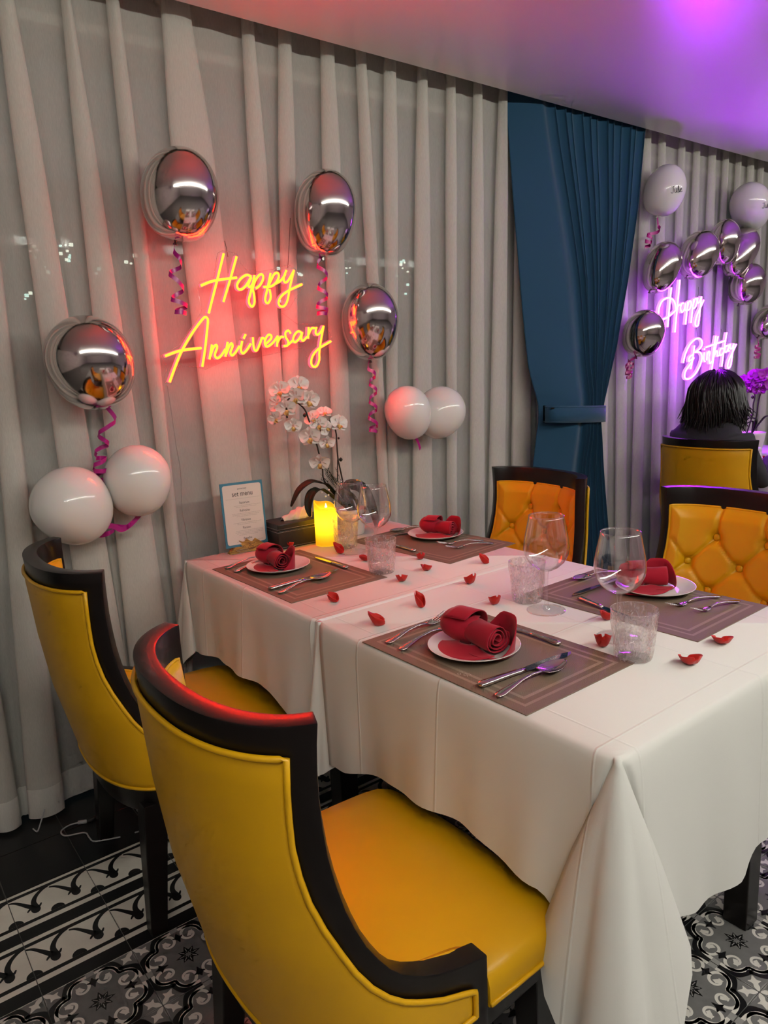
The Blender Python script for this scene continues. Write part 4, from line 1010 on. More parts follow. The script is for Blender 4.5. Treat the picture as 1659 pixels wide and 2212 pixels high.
WF = [fl(255, 330, -.3, .3, 10, 1.15, 1.19), fl(340, 290, .5, .5, -30, .85, 1.205), fl(550, 245, .2, .2, 0, 1.15, 1.18), fl(500, 430, -.4, -.1, 15, 1.15, 1.165), fl(720, 470, .4, -.2, -15, 1.15, 1.165), fl(205, 530, -.9, 0, 60, .95, 1.19), fl(360, 615, -.3, -.2, 10, 1.1, 1.16),
      fl(185, 760, -.7, -.4, 30, .85, 1.18), fl(465, 880, .1, -.3, 0, .95, 1.16), fl(780, 770, -.5, .5, 40, .95, 1.175), fl(960, 680, .2, .9, 0, .9, 1.19), fl(870, 860, .0, .0, 10, 1.0, 1.16), fl(985, 920, .6, -.2, 60, .85, 1.17), fl(1185, 850, .5, .1, -10, 1.1, 1.17), fl(740, 1060, -.3, -.2, 5, 1.2, 1.155), fl(1000, 1150, .3, -.5, 0, .95, 1.165), fl(890, 1465, -.1, -.6, 0, 1.15, 1.15)]
top_ = ob+V3(0, 0, .082)
stA = [top_+V3(-.01, 0, 0), C7(985, 1800), C7(930, 1540), C7(860, 1250), C7(830, 1150), C7(720, 800), C7(640, 610), C7(480, 480), C7(390, 460), C7(360, 600), C7(370, 760)]
stB = [top_+V3(.012, .004, 0), C7(1270, 1860, 1.18), C7(1255, 1760, 1.18), C7(1210, 1550), C7(1180, 1400), C7(1160, 1150), C7(1150, 1000), C7(1100, 850), C7(960, 800), C7(900, 960)]
stC = [top_, C7(1195, 1860), C7(1175, 1600), C7(1175, 1420)]
LV = [([top_+V3(0, 0, -.005), C7(1020, 1860), C7(900, 1800, 1.16), C7(740, 1790, 1.15), C7(560, 1920, 1.14), C7(435, 2170, 1.13)], .017),
      ([top_+V3(-.005, -.01, -.005), C7(960, 1930, 1.14), C7(830, 1920, 1.12), C7(745, 2010, 1.11), C7(715, 2180, 1.10), C7(740, 2330, 1.09)], .018),
      ([top_+V3(.01, -.01, -.005), C7(1300, 1870, 1.16), C7(1440, 1820, 1.14), C7(1580, 1880, 1.13), C7(1680, 2050, 1.11), C7(1780, 2350, 1.10), C7(1790, 2500, 1.10)], .020),
      ([top_+V3(.012, .0, -.005), C7(1230, 1960, 1.15), C7(1380, 2000, 1.12), C7(1470, 2120, 1.10), C7(1490, 2300, 1.09)], .017)]
wo = orchid('orchid', 'white potted orchid with arching stems behind the candle', ob, potv, .088, [(stA, .0028), (stB, .0028), (stC, .0022)], WF, [(C7(650, 715), .0065), (C7(1225, 1420), .0068), (C7(1190, 1080), .004), (C7(900, 975), .004)], LV, M['orchid'], M['orchid_lip'], 1.0)
# filler twigs among the stems
tw = []
for k in range(15):
    a = top_+V3(random.uniform(-.015, .02), random.uniform(-.02, .01), -.004); tipx = random.uniform(850, 1180); tipy = random.uniform(1490, 1800)
    b = C7(tipx, tipy, 1.165+random.uniform(-.02, .02)); mid = a.lerp(b, .55)+V3(random.uniform(-.008, .008), 0, .004); ln_ = smoothline([a, mid, b], 6); tw.append(tube([p-ob for p in ln_], .0009, 4))
    for p in ln_[4:]:
        for s in (-1, 1):
            d = V3(s*random.uniform(.004, .009), random.uniform(-.006, .006), random.uniform(.004, .010)); q = p-ob; w_ = V3(.0018, 0, .0012*s); tw.append(([q, q+d*.5+w_, q+d, q+d*.5-w_], [(0, 1, 2, 3)]))
tag(obj('filler_twigs', join(*tw), M['fern'], wo, smooth=False), kind='stuff')
for a, b in ((1035, 1905), (920, 1945), (1030, 1985), (985, 2005), (1125, 2085)): obj('small_blossom', xf(lathe([(0, -.003), (.0032, -.001), (.0034, .001), (.0018, .003), (0, .0035)], 7), Matrix.Translation(C7(a, b, 1.13)-ob)), M['orchid'], wo)

# ================================================================== BALLOONS
def ribbon_vf(pts, wd, wv, amp=0.0):
    """flat ribbon through pts; wv: direction of its width"""
    q = smoothline(pts, 8); n = len(q); V, F = [], []
    for i, p in enumerate(q):
        t = (q[min(i+1, n-1)]-q[max(i-1, 0)]).normalized(); s = (wv-t*wv.dot(t)*.55)
        s = s.normalized() if s.length > 1e-5 else wv
        V += [p+s*wd/2, p-s*wd/2]
    for i in range(n-1): F.append((2*i, 2*i+1, 2*i+3, 2*i+2))
    return V, F
def balloon(label, group, m, c, rx, ry, knot, ribbon=None, rw=.013, front=0.0, name='balloon', ext=.012):
    yb = 1.25
    for _ in range(6):
        C = P(*c, 'y', yb); r = rx*depth(C)/FPX; yb = 1.362-r-front
    K = P(*knot, 'y', yb+.3*r); up = C-K; L = up.length; up.normalize()
    Ht = ry*depth(C)/FPX
    prof = []
    for k in range(15):
        a = PI/2*k/14; prof.append((r*math.sin(a), Ht*math.cos(a)))
    for k in range(1, 19):
        a = PI/2*k/18; h = -L*math.sin(a); rr = r*math.cos(a)**(.80 if L > Ht*1.08 else .72); prof.append((max(rr, .004), h))
    prof[0] = (0, Ht)
    up = (up+V3(0, 0, .35)).normalized() if ribbon is None else up
    t = thing(name, label, 'balloon', C, 0, group); Q = up.to_track_quat('Z', 'Y').to_matrix().to_4x4()
    o = obj('body', xf(lathe(prof, 48), Q), m, t)
    kn = obj('knot', xf(lathe([(.004, .004), (.0045, 0), (.003, -.004), (.006, -.009), (.0075, -.012), (.0, -.010)], 10), Matrix.Translation(K-C) @ Q), m if m is M['white_b'] else M['knot'], t)
    if ribbon:
        for rb in (ribbon if isinstance(ribbon[0], list) else [ribbon]):
            pts = []
            for i, (a, b) in enumerate(rb):
                p = P(a, b, 'y', K.y-.012); pts.append(p-C)
                if i+1 < len(rb) and len(rb) > 5 and i > 0:
                    p2 = P((a+rb[i+1][0])/2, (b+rb[i+1][1])/2, 'y', K.y-.012); pts.append(p2-C+V3(0, -.014 if i % 2 else .014, 0))
            o2 = obj('ribbon', ribbon_vf(pts, rw, V3(.25, 0, 1).normalized()), M['ribbon'], t)
    return t, C, r, Q
c1 = lambda *ps: [(300+a/3.456, 500+b/3.456) for a, b in ps]
c2 = lambda *ps: [(40+a/3.95, 640+b/3.95) for a, b in ps]
c3 = lambda *ps: [(760+a/3.457, 480+b/3.457) for a, b in ps]
c4 = lambda *ps: [(1300+a/4.097, 320+b/4.097) for a, b in ps]
balloon('silver chrome balloon above the letter H of the anniversary sign', 'silver balloons round the anniversary sign', M['chrome_b'], (389, 421), 82, 96, (379, 520), c1((268, 90), (262, 150), (318, 260), (226, 315), (335, 435), (242, 505), (362, 560), (268, 600), (355, 612)))
balloon('silver chrome balloon above the end of the word Happy', 'silver balloons round the anniversary sign', M['chrome_b'], (703, 452), 67, 80, (694, 556), c1((1362, 185), (1330, 255), (1408, 340), (1335, 420), (1410, 490), (1325, 560), (1412, 590), (1330, 612), (1408, 612)))
balloon('silver chrome balloon at the end of the word Anniversary', 'silver balloons round the anniversary sign', M['chrome_b'], (799, 690), 62, 76, (800, 776), c3((135, 1015), (120, 1090), (178, 1150), (132, 1210), (187, 1270), (130, 1340), (188, 1400), (125, 1460), (195, 1520), (130, 1550), (192, 1565)))
balloon('silver chrome balloon above the pair of white balloons', 'silver balloons round the anniversary sign', M['chrome_b'], (193, 779), 91, 96, (229, 874), c2((745, 935), (830, 1050), (690, 1160), (690, 1200), (770, 1265), (648, 1330), (660, 1380), (750, 1385), (645, 1440), (655, 1490), (760, 1485), (655, 1540), (665, 1570), (790, 1575)))
balloon('white balloon in a pair above the chair by the curtain, fuller and lower one', 'white balloon pairs', M['white_b'], (150, 1085), 82, 74, (205, 1150), c2((690, 1975), (800, 1960), (880, 1990), (960, 1945), (1040, 1860)), rw=.016)
balloon('white balloon in a pair, tinted pink under the curled ribbon', 'white balloon pairs', M['white_b'], (297, 1033), 70, 72, (297, 1108), c2((980, 1860), (970, 1930), (900, 1970), (740, 1960), (640, 2020), (700, 2040), (820, 1990)), rw=.014)
balloon('white balloon overlapping its twin, partly tinted pink, beside hanging ribbon', 'white balloon pairs', M['white_b'], (880, 886), 50, 53, (895, 940), c3((400, 1600), (470, 1600), (520, 1575)), front=.03)
balloon('white balloon half hidden behind its twin toward the blue drape', 'white balloon pairs', M['white_b'], (953, 888), 53, 53, (915, 935), c3((455, 1590), (490, 1630), (512, 1695)))
def write_on(t, C, r, Q, px, py, size, m, tilt=0):
    """pen strokes laid on the skin of a balloon"""
    S = [[(0, 1.0), (.5, 1.05)], [(.32, 1.02), (.30, .3), (.2, -.02), (.0, .05), (-.02, .15)], [(.55, .7), (.50, .2), (.62, .0), (.78, .2), (.84, .7), (.82, .1), (.9, 0)], [(.98, .1), (1.12, .7), (1.10, 1.05), (1.0, .8), (1.0, .1), (1.1, 0), (1.2, .2)], [(1.25, .55), (1.22, .1), (1.3, 0)], [(1.27, .85), (1.29, .9)], [(1.36, .25), (1.5, .4), (1.46, .6), (1.36, .45), (1.38, .1), (1.5, 0), (1.62, .12)]]
    vf = []
    for s in S:
        pts = []
        for v in smoothline([V3(a, b, 0) for a, b in s], 4):
            X = (v.x-.0)*size; Y = v.y*size*.9+X*tilt
            p = P(px+X, py-Y, 'y', C.y); d = p-C; d = d-V3(0, d.y, 0); q2 = max(.0, 1-(d.length/r)**2)
            # follow the sight line to the skin
            dr = (p-CAM).normalized(); oc = CAM-C; b_ = oc.dot(dr); disc = b_*b_-(oc.length_squared-(r*1.012)**2)
            if disc <= 0: continue
            pts.append(CAM+dr*(-b_-math.sqrt(disc))-C)
        if len(pts) > 1: vf.append(tube(pts, .0011, 5))
    obj('handwriting', join(*vf), m, t)
b1 = balloon('white balloon with a handwritten name, fully in view above the silver arch', 'named white balloons', M['white_b'], (1436, 411), 43, 52, (1420, 466), c4((493, 615), (500, 690), (490, 745), (400, 770), (440, 830), (385, 820), (430, 860), (380, 880)), rw=.016)
write_on(*b1, 1450, 417, 15, M['marker'], .12)
b2 = balloon('white balloon with a handwritten name by the end of the silver arch', 'named white balloons', M['white_b'], (1620, 441), 41, 46, (1627, 491), c4((1300, 705), (1335, 698), (1360, 720), (1350, 745)), rw=.014)
write_on(*b2, 1647, 450, 12, M['marker'], .1)
RB = [((1432, 570), 38, 48, (1404, 628), None, .0, 'silver balloon at the low end of the arch over the birthday sign'),
      ((1511, 546), 40, 47, (1483, 597), None, .01, 'silver balloon second in the arch over the birthday sign'),
      ((1565, 521), 32, 45, (1555, 573), None, .012, 'silver balloon third in the arch, overlapping its neighbour'),
      ((1603, 536), 34, 45, (1571, 590), None, .0, 'silver balloon under the named white balloon at the arch top'),
      ((1614, 610), 37, 41, (1595, 657), None, .0, 'silver balloon hanging above the word Birthday'),
      ((1390, 719), 44, 49, (1375, 770), c4((305, 1850), (250, 1880), (215, 1920), (245, 1950), (275, 1910), (235, 1880), (215, 1960), (270, 1975), (210, 1990), (265, 2005), (220, 2030), (260, 2030)), .0, 'silver balloon beside the blue drape at the loop of the birthday sign'),
      ((1662, 692), 31, 38, (1638, 727), c4((1380, 1680), (1385, 1730), (1355, 1755), (1405, 1775), (1350, 1800), (1405, 1825), (1350, 1850), (1395, 1855)), .0, 'silver balloon with short pink curl near the purple orchid')]
for c, rx, ry, kn, rb, fr_, lb in RB: balloon(lb, 'silver balloons round the birthday sign', M['chrome_b'], c, rx, ry, kn, rb, .013, fr_)

# ================================================================== NEON SIGNS
def neon(name, label, strokes, to_px, ys, body, lens, hw, panel, hang):
    og = P(*to_px(*strokes[len(strokes)//2][0]), 'y', ys); t = thing(name, label, 'neon sign', og)
    for st in strokes:
        pts = [P(*to_px(*q), 'y', ys)-og for q in st]; ln = smoothline(pts, 4) if len(pts) > 2 else [pts[0], pts[1]]
        # flex body: flat-sided strip standing off the panel, its lens along the front
        n = len(ln); V, F = [], []; sec = [(-hw, .012), (-hw, 0), (hw, 0), (hw, .012)]
        fr = frames(ln, V3(0, -1, 0))
        for p, (tt, u, b) in zip(ln, fr):
            side = tt.cross(V3(0, 1, 0)); side = side.normalized() if side.length > 1e-6 else V3(1, 0, 0)
            V += [p+side*a+V3(0, d, 0) for a, d in sec]
        for i in range(n-1):
            for k in range(4): F.append((i*4+k, i*4+(k+1) % 4, (i+1)*4+(k+1) % 4, (i+1)*4+k))
        F += [(3, 2, 1, 0), tuple((n-1)*4+k for k in range(4))]
        o = obj('tube', (V, F), body, t, smooth=False)
        obj('lens', tube([p+V3(0, -.0012, 0) for p in ln], hw*.86, 6), lens, o)
    for pn in panel:
        pts = [P(*to_px(*q), 'y', ys+.014)-og for q in pn]; n = len(pts); V = pts+[p+V3(0, .004, 0) for p in pts]
        obj('acrylic_panel', (V, [tuple(range(n-1, -1, -1)), tuple(range(n, 2*n))]+[(i, (i+1) % n, n+(i+1) % n, n+i) for i in range(n)]), M['acrylic'], t, smooth=False)
        obj('panel_edge', tube([V3(*p)+V3(0, .001, 0) for p in pts+[pts[0]]], .0007, 4), M['cable_clear'], t)
    for h in hang: obj('hanging_wire', tube([P(*to_px(*q), 'y', ys+.016)-og for q in h], .0012, 5), M['knot'], t)
    return t
HA = [[(632, 165), (578, 385), (520, 612)], [(728, 188), (680, 360), (630, 526)], [(462, 405), (560, 368), (730, 345)],
      [(838, 338), (805, 325), (762, 350), (733, 395), (740, 428), (766, 432), (800, 402), (836, 342)], [(838, 342), (815, 400), (830, 415), (852, 385)],
      [(862, 328), (840, 430), (820, 512), (828, 548), (846, 560), (862, 530), (858, 470), (848, 430)], [(848, 430), (866, 370), (898, 326), (922, 324), (926, 356), (902, 402), (872, 426)],
      [(982, 312), (958, 430), (942, 500), (950, 532), (968, 530), (983, 490), (974, 430)], [(965, 410), (985, 365), (1010, 318), (1036, 311), (1043, 340), (1020, 385), (985, 410), (930, 415)],
      [(1100, 290), (1080, 345), (1088, 380), (1115, 365), (1156, 290)], [(1156, 290), (1130, 400), (1108, 515), (1082, 558), (1052, 556), (1042, 524), (1066, 480), (1120, 440), (1216, 395)], [(1020, 388), (1060, 365), (1092, 320)],
      [(228, 1125), (270, 1010), (320, 890), (400, 755), (470, 660), (496, 640), (514, 662), (506, 760), (490, 900), (472, 1010)], [(195, 930), (310, 890), (465, 870)],
      [(545, 845), (535, 900), (526, 955)], [(530, 935), (556, 865), (578, 848), (582, 872), (566, 920), (582, 946), (612, 928), (645, 878)],
      [(662, 825), (652, 880), (645, 935)], [(650, 915), (675, 852), (692, 836), (698, 858), (682, 905), (696, 925), (722, 900), (750, 855)],
      [(770, 818), (760, 880), (774, 910), (802, 888), (835, 838)], [(796, 768), (780, 800)],
      [(850, 790), (854, 850), (864, 886), (882, 884), (905, 830), (918, 796), (938, 802)], [(945, 842), (984, 802), (986, 776), (962, 774), (940, 815), (943, 850), (962, 858), (1000, 830), (1036, 780)],
      [(1036, 778), (1030, 860)], [(1032, 832), (1056, 790), (1080, 788)], [(1132, 762), (1116, 740), (1093, 755), (1096, 790), (1113, 820), (1108, 850), (1080, 856)], [(1108, 850), (1150, 812)],
      [(1216, 760), (1190, 745), (1162, 770), (1150, 810), (1166, 826), (1196, 800), (1216, 760)], [(1218, 752), (1212, 800), (1226, 815), (1255, 785)], [(1266, 715), (1262, 800)], [(1264, 772), (1286, 726), (1310, 722)],
      [(1324, 715), (1318, 758), (1336, 770), (1360, 745), (1378, 706)], [(1378, 706), (1360, 800), (1346, 900), (1345, 960), (1326, 1004), (1300, 1008), (1285, 980), (1296, 930), (1340, 876), (1432, 820)]]
PAN = [[(580, 205), (590, 160), (625, 143), (730, 163), (760, 235), (800, 285), (900, 300), (1040, 275), (1075, 258), (1130, 254), (1165, 275), (1225, 375), (1228, 405), (1120, 580), (1060, 600), (1180, 690), (1300, 690), (1400, 690), (1448, 812), (1372, 905), (1340, 1015), (1290, 1030), (1258, 990), (1250, 900), (1210, 870), (900, 935), (640, 968), (500, 1030), (440, 1015), (300, 1000), (244, 1140), (200, 1135), (190, 1100), (212, 1010), (165, 930), (300, 850), (440, 645), (470, 590), (440, 430), (450, 380), (560, 340)]]
neon('neon_sign', 'lit red neon sign reading Happy Anniversary on clear acrylic', HA, lambda a, b: (300+a/3.456, 500+b/3.456), 1.292, M['red_body'], M['red_lens'], .0048, PAN, [[(641, 70), (655, 130), (665, 190)], [(1130, -100), (1122, 100), (1112, 275)]])
HB = [[(375, 235), (350, 480), (315, 878)], [(512, 112), (470, 560), (432, 966)], [(165, 670), (178, 560), (230, 452), (320, 404), (392, 424), (432, 490), (446, 580)], [(225, 762), (330, 710), (440, 612), (488, 532), (516, 520)],
      [(572, 490), (538, 508), (525, 590), (550, 636), (590, 580), (602, 495)], [(604, 492), (596, 590), (618, 608)], [(642, 468), (625, 640), (605, 836)], [(632, 570), (660, 472), (690, 460), (696, 520), (670, 590), (640, 600)],
      [(737, 428), (715, 620), (695, 812)], [(724, 540), (755, 430), (790, 420), (791, 480), (760, 560), (730, 576)], [(802, 400), (800, 465), (826, 480), (866, 384)], [(866, 384), (846, 560), (830, 720), (815, 830), (795, 866), (766, 850), (764, 790), (790, 690), (840, 580), (902, 440)],
      [(570, 1462), (602, 1320), (680, 1160), (780, 1070), (850, 1074), (877, 1140), (850, 1220), (770, 1282)], [(750, 1180), (722, 1400), (690, 1562)], [(762, 1290), (840, 1290), (872, 1362), (850, 1480), (780, 1620), (690, 1710), (620, 1726), (590, 1680), (610, 1590), (680, 1490), (742, 1380)], [(742, 1380), (690, 1420), (660, 1432), (672, 1370), (735, 1318)],
      [(912, 1290), (900, 1400), (924, 1442)], [(918, 1228), (912, 1252)], [(957, 1290), (950, 1422)], [(954, 1345), (980, 1280), (1001, 1290), (986, 1380), (1000, 1470), (1032, 1440)], [(1136, 1030), (1080, 1280), (1030, 1592)], [(940, 1210), (1080, 1160), (1252, 1104)],
      [(1100, 1020), (1062, 1250), (1040, 1482)], [(1276, 968), (1232, 1250), (1195, 1522)], [(1078, 1335), (1110, 1270), (1127, 1290), (1120, 1350), (1152, 1340)], [(1222, 1230), (1182, 1230), (1160, 1300), (1180, 1340), (1216, 1300)],
      [(1292, 1180), (1255, 1200), (1245, 1270), (1270, 1286), (1302, 1226)], [(1312, 1168), (1300, 1260), (1322, 1268)], [(1332, 1150), (1330, 1220), (1356, 1230), (1392, 1150)], [(1392, 1150), (1370, 1300), (1346, 1480), (1320, 1540), (1300, 1546), (1290, 1500), (1320, 1400), (1370, 1290), (1432, 1160)]]
neon('neon_sign', 'lit purple neon sign reading Happy Birthday', HB, lambda a, b: (1400+a/7.541, 590+b/7.541), 1.262, M['pur_body'], M['pur_lens'], .0050, [], [[(820, 225), (822, 330), (800, 420)], [(790, 880), (795, 960), (815, 1060)], [(1190, 910), (1200, 990)]])
# power lead of the anniversary sign, down the curtain
lead = [P(a, b, 'y', 1.318) for a, b in ((361, 832), (370, 890), (380, 960), (390, 1020), (393, 1100), (402, 1150), (405, 1200))]+[V3(-.19, 1.33, .5), V3(-.2, 1.325, .15), V3(-.25, 1.27, .012)]
tag(obj('sign_lead', tube(smoothline(lead, 5), .0013, 6), M['cable_clear'], origin=lead[-1]), 'thin clear lead running from the anniversary sign down the curtain', 'cable')

# ================================================================== LEADS ON THE FLOOR
fz = lambda a, b, z=.004: P(a/2.9625, 1640+b/2.9625, 'z', z)
cb = thing('charging_cable', 'grey lead with a plug lying in loops on the black tiles', 'cable', fz(500, 400))
B0 = fz(500, 400)
obj('lead', tube(smoothline([fz(530, 402)-B0, fz(450, 420)-B0, fz(392, 460)-B0, fz(420, 490)-B0, fz(540, 470)-B0, fz(570, 500)-B0, fz(600, 525)-B0, fz(680, 515)-B0, fz(770, 497)-B0]), .0024, 7), M['cable'], cb)
obj('plug', tube([fz(500, 405, .006)-B0, fz(556, 398, .006)-B0], .006, 10), M['cable'], cb)
obj('connector', tube([fz(556, 398, .006)-B0, fz(640, 360, .007)-B0], .0075, 10), M['black_plastic'], cb)
l2 = [fz(862, 470), fz(900, 455), fz(938, 410), fz(905, 350), fz(880, 330), fz(877, 308)]
tag(obj('floor_lead', tube(smoothline(l2), .0022, 7), M['cable'], origin=l2[0]), 'short grey lead curling on the black tiles behind the chair leg', 'cable')
l3 = [P(285/2.9625, 1640+320/2.9625, 'y', 1.318), fz(250, 440, .01), fz(235, 462), fz(212, 445)]
tag(obj('floor_lead', tube(smoothline(l3), .0022, 7), M['cable'], origin=l3[-1]), 'grey lead dropping between the curtain hems to the floor', 'cable')

# ================================================================== THE BIRTHDAY TABLE BEYOND
BX0, BX1, BY0, BY1 = 2.79, 3.60, .36, 1.22
table('dining_table', 'dark wooden table of the birthday party under a white cloth', BX0, BX1, BY0, BY1)
cloth('tablecloth', 'white cotton cloth lit purple on the birthday table', BX0, BX1, BY0, BY1, lambda c, s: .44+.012*math.sin(s*14+c), [(.07, .30, 0)]*4)
o = obj('placemat', box(-.159, .159, -.234, .234, 0, .0022), M['woven'], smooth=False); o.location = (2.97, .72, TZ-.0002); tag(o, 'woven placemat on the purple-lit birthday table', 'placemat', 'woven placemats')
pb = thing('tissue_box', 'black tissue box with a white tissue on the birthday table', 'tissue box', (2.92, 1.10, TZ), math.radians(90))
bevel(obj('body', box(-.085, .085, -.055, .055, 0, .062), M['blackleather'], pb, smooth=False), .003); bevel(obj('lid', box(-.0865, .0865, -.0565, .0565, .0615, .082), M['blackleather'], pb, smooth=False), .003)
obj('tissue', grid(lambda s, v: V3(.040*(1-.6*v)*math.cos(s*2*PI)*(1+.15*math.sin(3*s*2*PI)), .020*(1-.5*v)*math.sin(s*2*PI), .079+.026*v), 30, 6, cu=True), M['tissue'], pb)
p = P(1619, 975, 'z', TZ); p = V3(2.90, .975, TZ)
tp = thing('toothpick_holder', 'clear holder full of toothpicks on the birthday table', 'holder', p)
obj('cup', lathe([(0, 0), (.022, 0), (.022, .035), (.0215, .035), (.0215, .004), (0, .004)], 20), M['white_plastic'], tp); obj('cover', lathe([(.0215, .035), (.023, .04), (.023, .088), (0, .090)], 20), M['glass'], tp)
for k in range(9): obj('toothpick', tube([V3(.008*math.cos(k*.7), .008*math.sin(k*.7), .006), V3(.014*math.cos(k*.7), .014*math.sin(k*.7), .075)], .0012, 5), M['ink_light'], tp)
ss = thing('salt_shaker', 'small white salt shaker on the birthday table', 'shaker', (2.885, .918, TZ)); obj('body', lathe([(0, 0), (.021, 0), (.022, .004), (.019, .055), (0, .056)], 20), M['white_plastic'], ss); obj('cap', lathe([(.0185, .055), (.019, .062), (.017, .074), (.010, .078), (0, .079)], 20), M['white_plastic'], ss)
pt = petal(1655, 984, .04, 1.0, .7, .6, .3); pt.location = (2.95, .905, TZ+.002); tag(pt, 'red rose petal on the birthday table by the shaker', 'petal', 'scattered rose petals')
po_b = V3(3.10, 1.06, TZ)
potp = lathe([(0, 0), (.045, 0), (.050, .006), (.070, .120), (.073, .132), (.070, .132), (.066, .120), (0, .118)], 40)
V, F = potp; V = [V3(v.x*(1+.018*(k % 2)), v.y*(1+.018*(k % 2)), v.z) for k, v in enumerate(V)]
c8 = lambda a, b, x=3.10: P(1560+a/7.374, 780+b/7.374, 'x', x)
def fp(a, b, dx, dz, rot, s): q = c8(a, b, 3.10+random.uniform(-.03, .03)); return (q, (tocam(q)+V3(dx, 0, dz)).normalized(), math.radians(rot), s)
PF = [fp(360, 320, -.3, .1, 10, 1.1), fp(430, 400, .1, -.2, 0, 1.1), fp(540, 240, 0, .3, 0, 1.2), fp(620, 250, .3, .2, 10, 1.1), fp(480, 280, -.2, .2, 0, 1.0), fp(600, 340, .2, -.1, 0, 1.1), fp(670, 370, .4, 0, 0, 1.0), fp(590, 450, 0, -.4, 0, 1.0), fp(710, 230, .4, .1, 0, 1.2), fp(420, 450, -.2, -.4, 0, .8), fp(760, 300, .4, .1, 0, 1.1), fp(800, 380, .4, -.1, 0, 1.1)]
tpq = po_b+V3(0, 0, .12)
orchid('orchid', 'magenta potted orchid in a ribbed white pot on the birthday table', po_b, (V, F), .126, [([tpq+V3(-.02, .02, 0), c8(485, 850), c8(495, 700), c8(520, 560), c8(505, 350), c8(540, 260)], .004), ([tpq+V3(-.005, .0, 0), c8(545, 880), c8(570, 700), c8(610, 520), c8(660, 420), c8(700, 300)], .004)], PF, [(c8(485, 575), .009), (c8(470, 870), .008)],
       [([tpq, c8(560, 940), c8(430, 900), c8(330, 1000)], .012), ([tpq, c8(500, 960), c8(380, 990), c8(300, 1060)], .012), ([tpq, c8(640, 950), c8(720, 880), c8(800, 900)], .015)], M['orchid_p'], M['orchid_plip'], 1.25)

# ================================================================== THE SEATED PERSON
def skin_mesh(name, joints, edges, root):
    me = bpy.data.meshes.new(name); me.from_pydata([j[0] for j in joints], edges, []); o = link(bpy.data.objects.new(name, me))
    md = o.modifiers.new('skin', 'SKIN'); md.use_smooth_shade = True
    for v, j in zip(me.skin_vertices[0].data, joints): v.radius = j[1]; v.use_root = False
    me.skin_vertices[0].data[root].use_root = True
    s = o.modifiers.new('sub', 'SUBSURF'); s.levels = s.render_levels = 2
    dg = bpy.context.evaluated_depsgraph_get(); dg.update(); m2 = bpy.data.meshes.new_from_object(o.evaluated_get(dg))
    bpy.data.objects.remove(o); return m2
PX, PY = 2.50, 1.005
J = [((.06, 0, .55), (.13, .16)), ((.03, 0, .68), (.11, .145)), ((.00, 0, .82), (.11, .17)), ((.015, .0, .935), (.085, .15)), ((.04, 0, .985), (.055, .06)), ((.07, 0, 1.03), (.05, .05)),
     ((.02, .165, .925), (.062, .062)), ((.08, .225, .77), (.05, .05)), ((.16, .22, .68), (.043, .043)), ((.30, .16, .775), (.034, .034)), ((.36, .13, .785), (.022, .034)),
     ((.02, -.165, .925), (.062, .062)), ((.08, -.225, .77), (.05, .05)), ((.16, -.22, .68), (.043, .043)), ((.30, -.16, .775), (.034, .034)), ((.36, -.13, .785), (.022, .034)),
     ((.14, .10, .545), (.085, .085)), ((.42, .11, .53), (.062, .062)), ((.40, .11, .30), (.05, .05)), ((.38, .11, .09), (.04, .04)), ((.47, .12, .04), (.03, .04)),
     ((.14, -.10, .545), (.085, .085)), ((.42, -.11, .53), (.062, .062)), ((.40, -.11, .30), (.05, .05)), ((.38, -.11, .09), (.04, .04)), ((.47, -.12, .04), (.03, .04))]
ED = [(0, 1), (1, 2), (2, 3), (3, 4), (4, 5), (3, 6), (6, 7), (7, 8), (8, 9), (9, 10), (3, 11), (11, 12), (12, 13), (13, 14), (14, 15), (0, 16), (16, 17), (17, 18), (18, 19), (19, 20), (0, 21), (21, 22), (22, 23), (23, 24), (24, 25)]
pr = thing('person', 'person with dark shoulder-length hair in a charcoal shirt seated with their back turned', 'person', (PX, PY, 0), math.radians(-8))
bm_ = skin_mesh('body', J, ED, 0)
for m_ in (M['shirt'], M['skin'], M['trousers']): bm_.materials.append(m_)
for pg in bm_.polygons:
    c = pg.center; pg.use_smooth = True
    pg.material_index = 1 if c.z > 1.01 or (c.x > .30 and c.z > .70) else (2 if c.z < .60 else 0)
bo = link(bpy.data.objects.new('body', bm_)); bo.parent = pr
HC = V3(.085, 0, 1.10)
def head(s, v):
    a = s*2*PI; th = PI*v; x, y, z = math.sin(th)*math.cos(a), math.sin(th)*math.sin(a), math.cos(th)
    r = V3(x*.095, y*.075, z*.118)
    if z < 0: r.x *= 1+.10*z*(x < 0)*2; r.y *= 1+.22*z
    if x > .6: r.x += .016*math.exp(-(y/.16)**2-((z+.12)/.18)**2)+.006*math.exp(-(y/.3)**2-((z+.5)/.08)**2)-.008*math.exp(-((abs(y)-.36)/.16)**2-((z-.08)/.12)**2)
    return HC+r
obj('head', grid(head, 48, 32, cu=True), M['skin'], pr)
for sy in (-1, 1): obj('ear', xf(lathe([(0, -.008), (.018, -.004), (.022, .004), (.012, .006), (0, .004)], 10), Matrix.Translation(HC+V3(0, sy*.077, -.005)) @ Matrix.Rotation(sy*PI/2, 4, 'X')), M['skin'], pr); obj('eye', xf(lathe([(0, -.010), (.010, 0), (0, .010)], 8), Matrix.Translation(HC+V3(.082, sy*.028, .01))), M['plate'], pr)
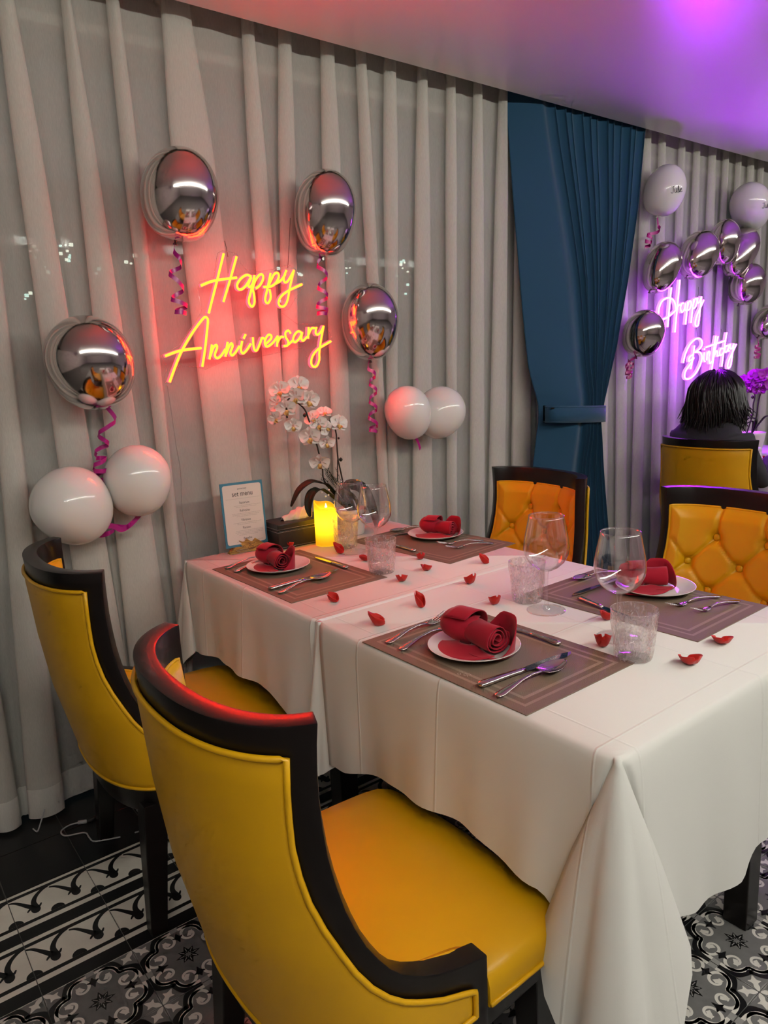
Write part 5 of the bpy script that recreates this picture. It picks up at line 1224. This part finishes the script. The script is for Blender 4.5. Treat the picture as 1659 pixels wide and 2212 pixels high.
def haircap(s, v):
    a = s*2*PI; th = .02+v*PI*.88; x, y, z = math.sin(th)*math.cos(a), math.sin(th)*math.sin(a), math.cos(th)
    back = .5-.5*math.cos(a); low = sm((v-.45)/.5)
    r = 1+.05*math.sin(5*a+3*v)+.03*math.sin(11*a-4*v)+.012*math.sin(23*a)
    rx, ry, rz = .118, .112, .130
    p_ = HC+V3(x*rx*r-.012, y*ry*r, z*rz+.012)
    if v > .5: k = (v-.5)/.5; p_ = HC+V3((math.cos(a)*(.118-.022*k)*r-.012)*(1 if math.cos(a) < .2 else .75), math.sin(a)*(.112+.020*math.sin(PI*k))*r*(1-.26*k*k), .012-.225*k*(.55+.45*back)-.022*math.sin(7*a+1)*k)
    return p_
hr = obj('hair', grid(haircap, 96, 40, cu=True), M['hair'], pr)
st = []
for k in range(320):
    a = random.uniform(.12*PI, 1.88*PI) if random.random() < .9 else random.uniform(0, 2*PI); s = a/(2*PI); pts = []
    off = random.uniform(.0, .020); v1 = random.uniform(.62, 1.0); v0 = random.uniform(.02, .35); sw = random.uniform(-.05, .05); wv = random.uniform(0, 6); fl_ = random.uniform(-.2, 1.0)
    for i in range(11):
        u = i/10; v = v0+(v1-v0)*u; q = V3(*haircap((s+sw*u+.006*math.sin(wv+5*u)) % 1, v)); d = q-(HC+V3(-.01, 0, -.04)); d.z *= .2; d = d.normalized() if d.length > 1e-6 else V3(0, 0, 1)
        pts.append(q+d*(off*(.25+.9*u)+.004*math.sin(wv+7*u)+.022*max(0, fl_)*u**4))
    e = (pts[-1]-pts[-2]).normalized(); d.z = 0
    pts.append(pts[-1]+e*random.uniform(.01, .03)+d*random.uniform(-.004, .022)+V3(0, 0, -.012)); pts.append(pts[-1]+e*.012+d*random.uniform(-.002, .016)+V3(0, 0, -.004))
    st.append(tube(pts, [.0010+.0034*math.sin(PI*min(1, (i+1)/11.5))*(1 if i < 10 else .5) for i in range(11)]+[.0010, .0003], 4, flat=2.2))
tag(obj('strands', join(*st), M['hair'], hr), kind='stuff')
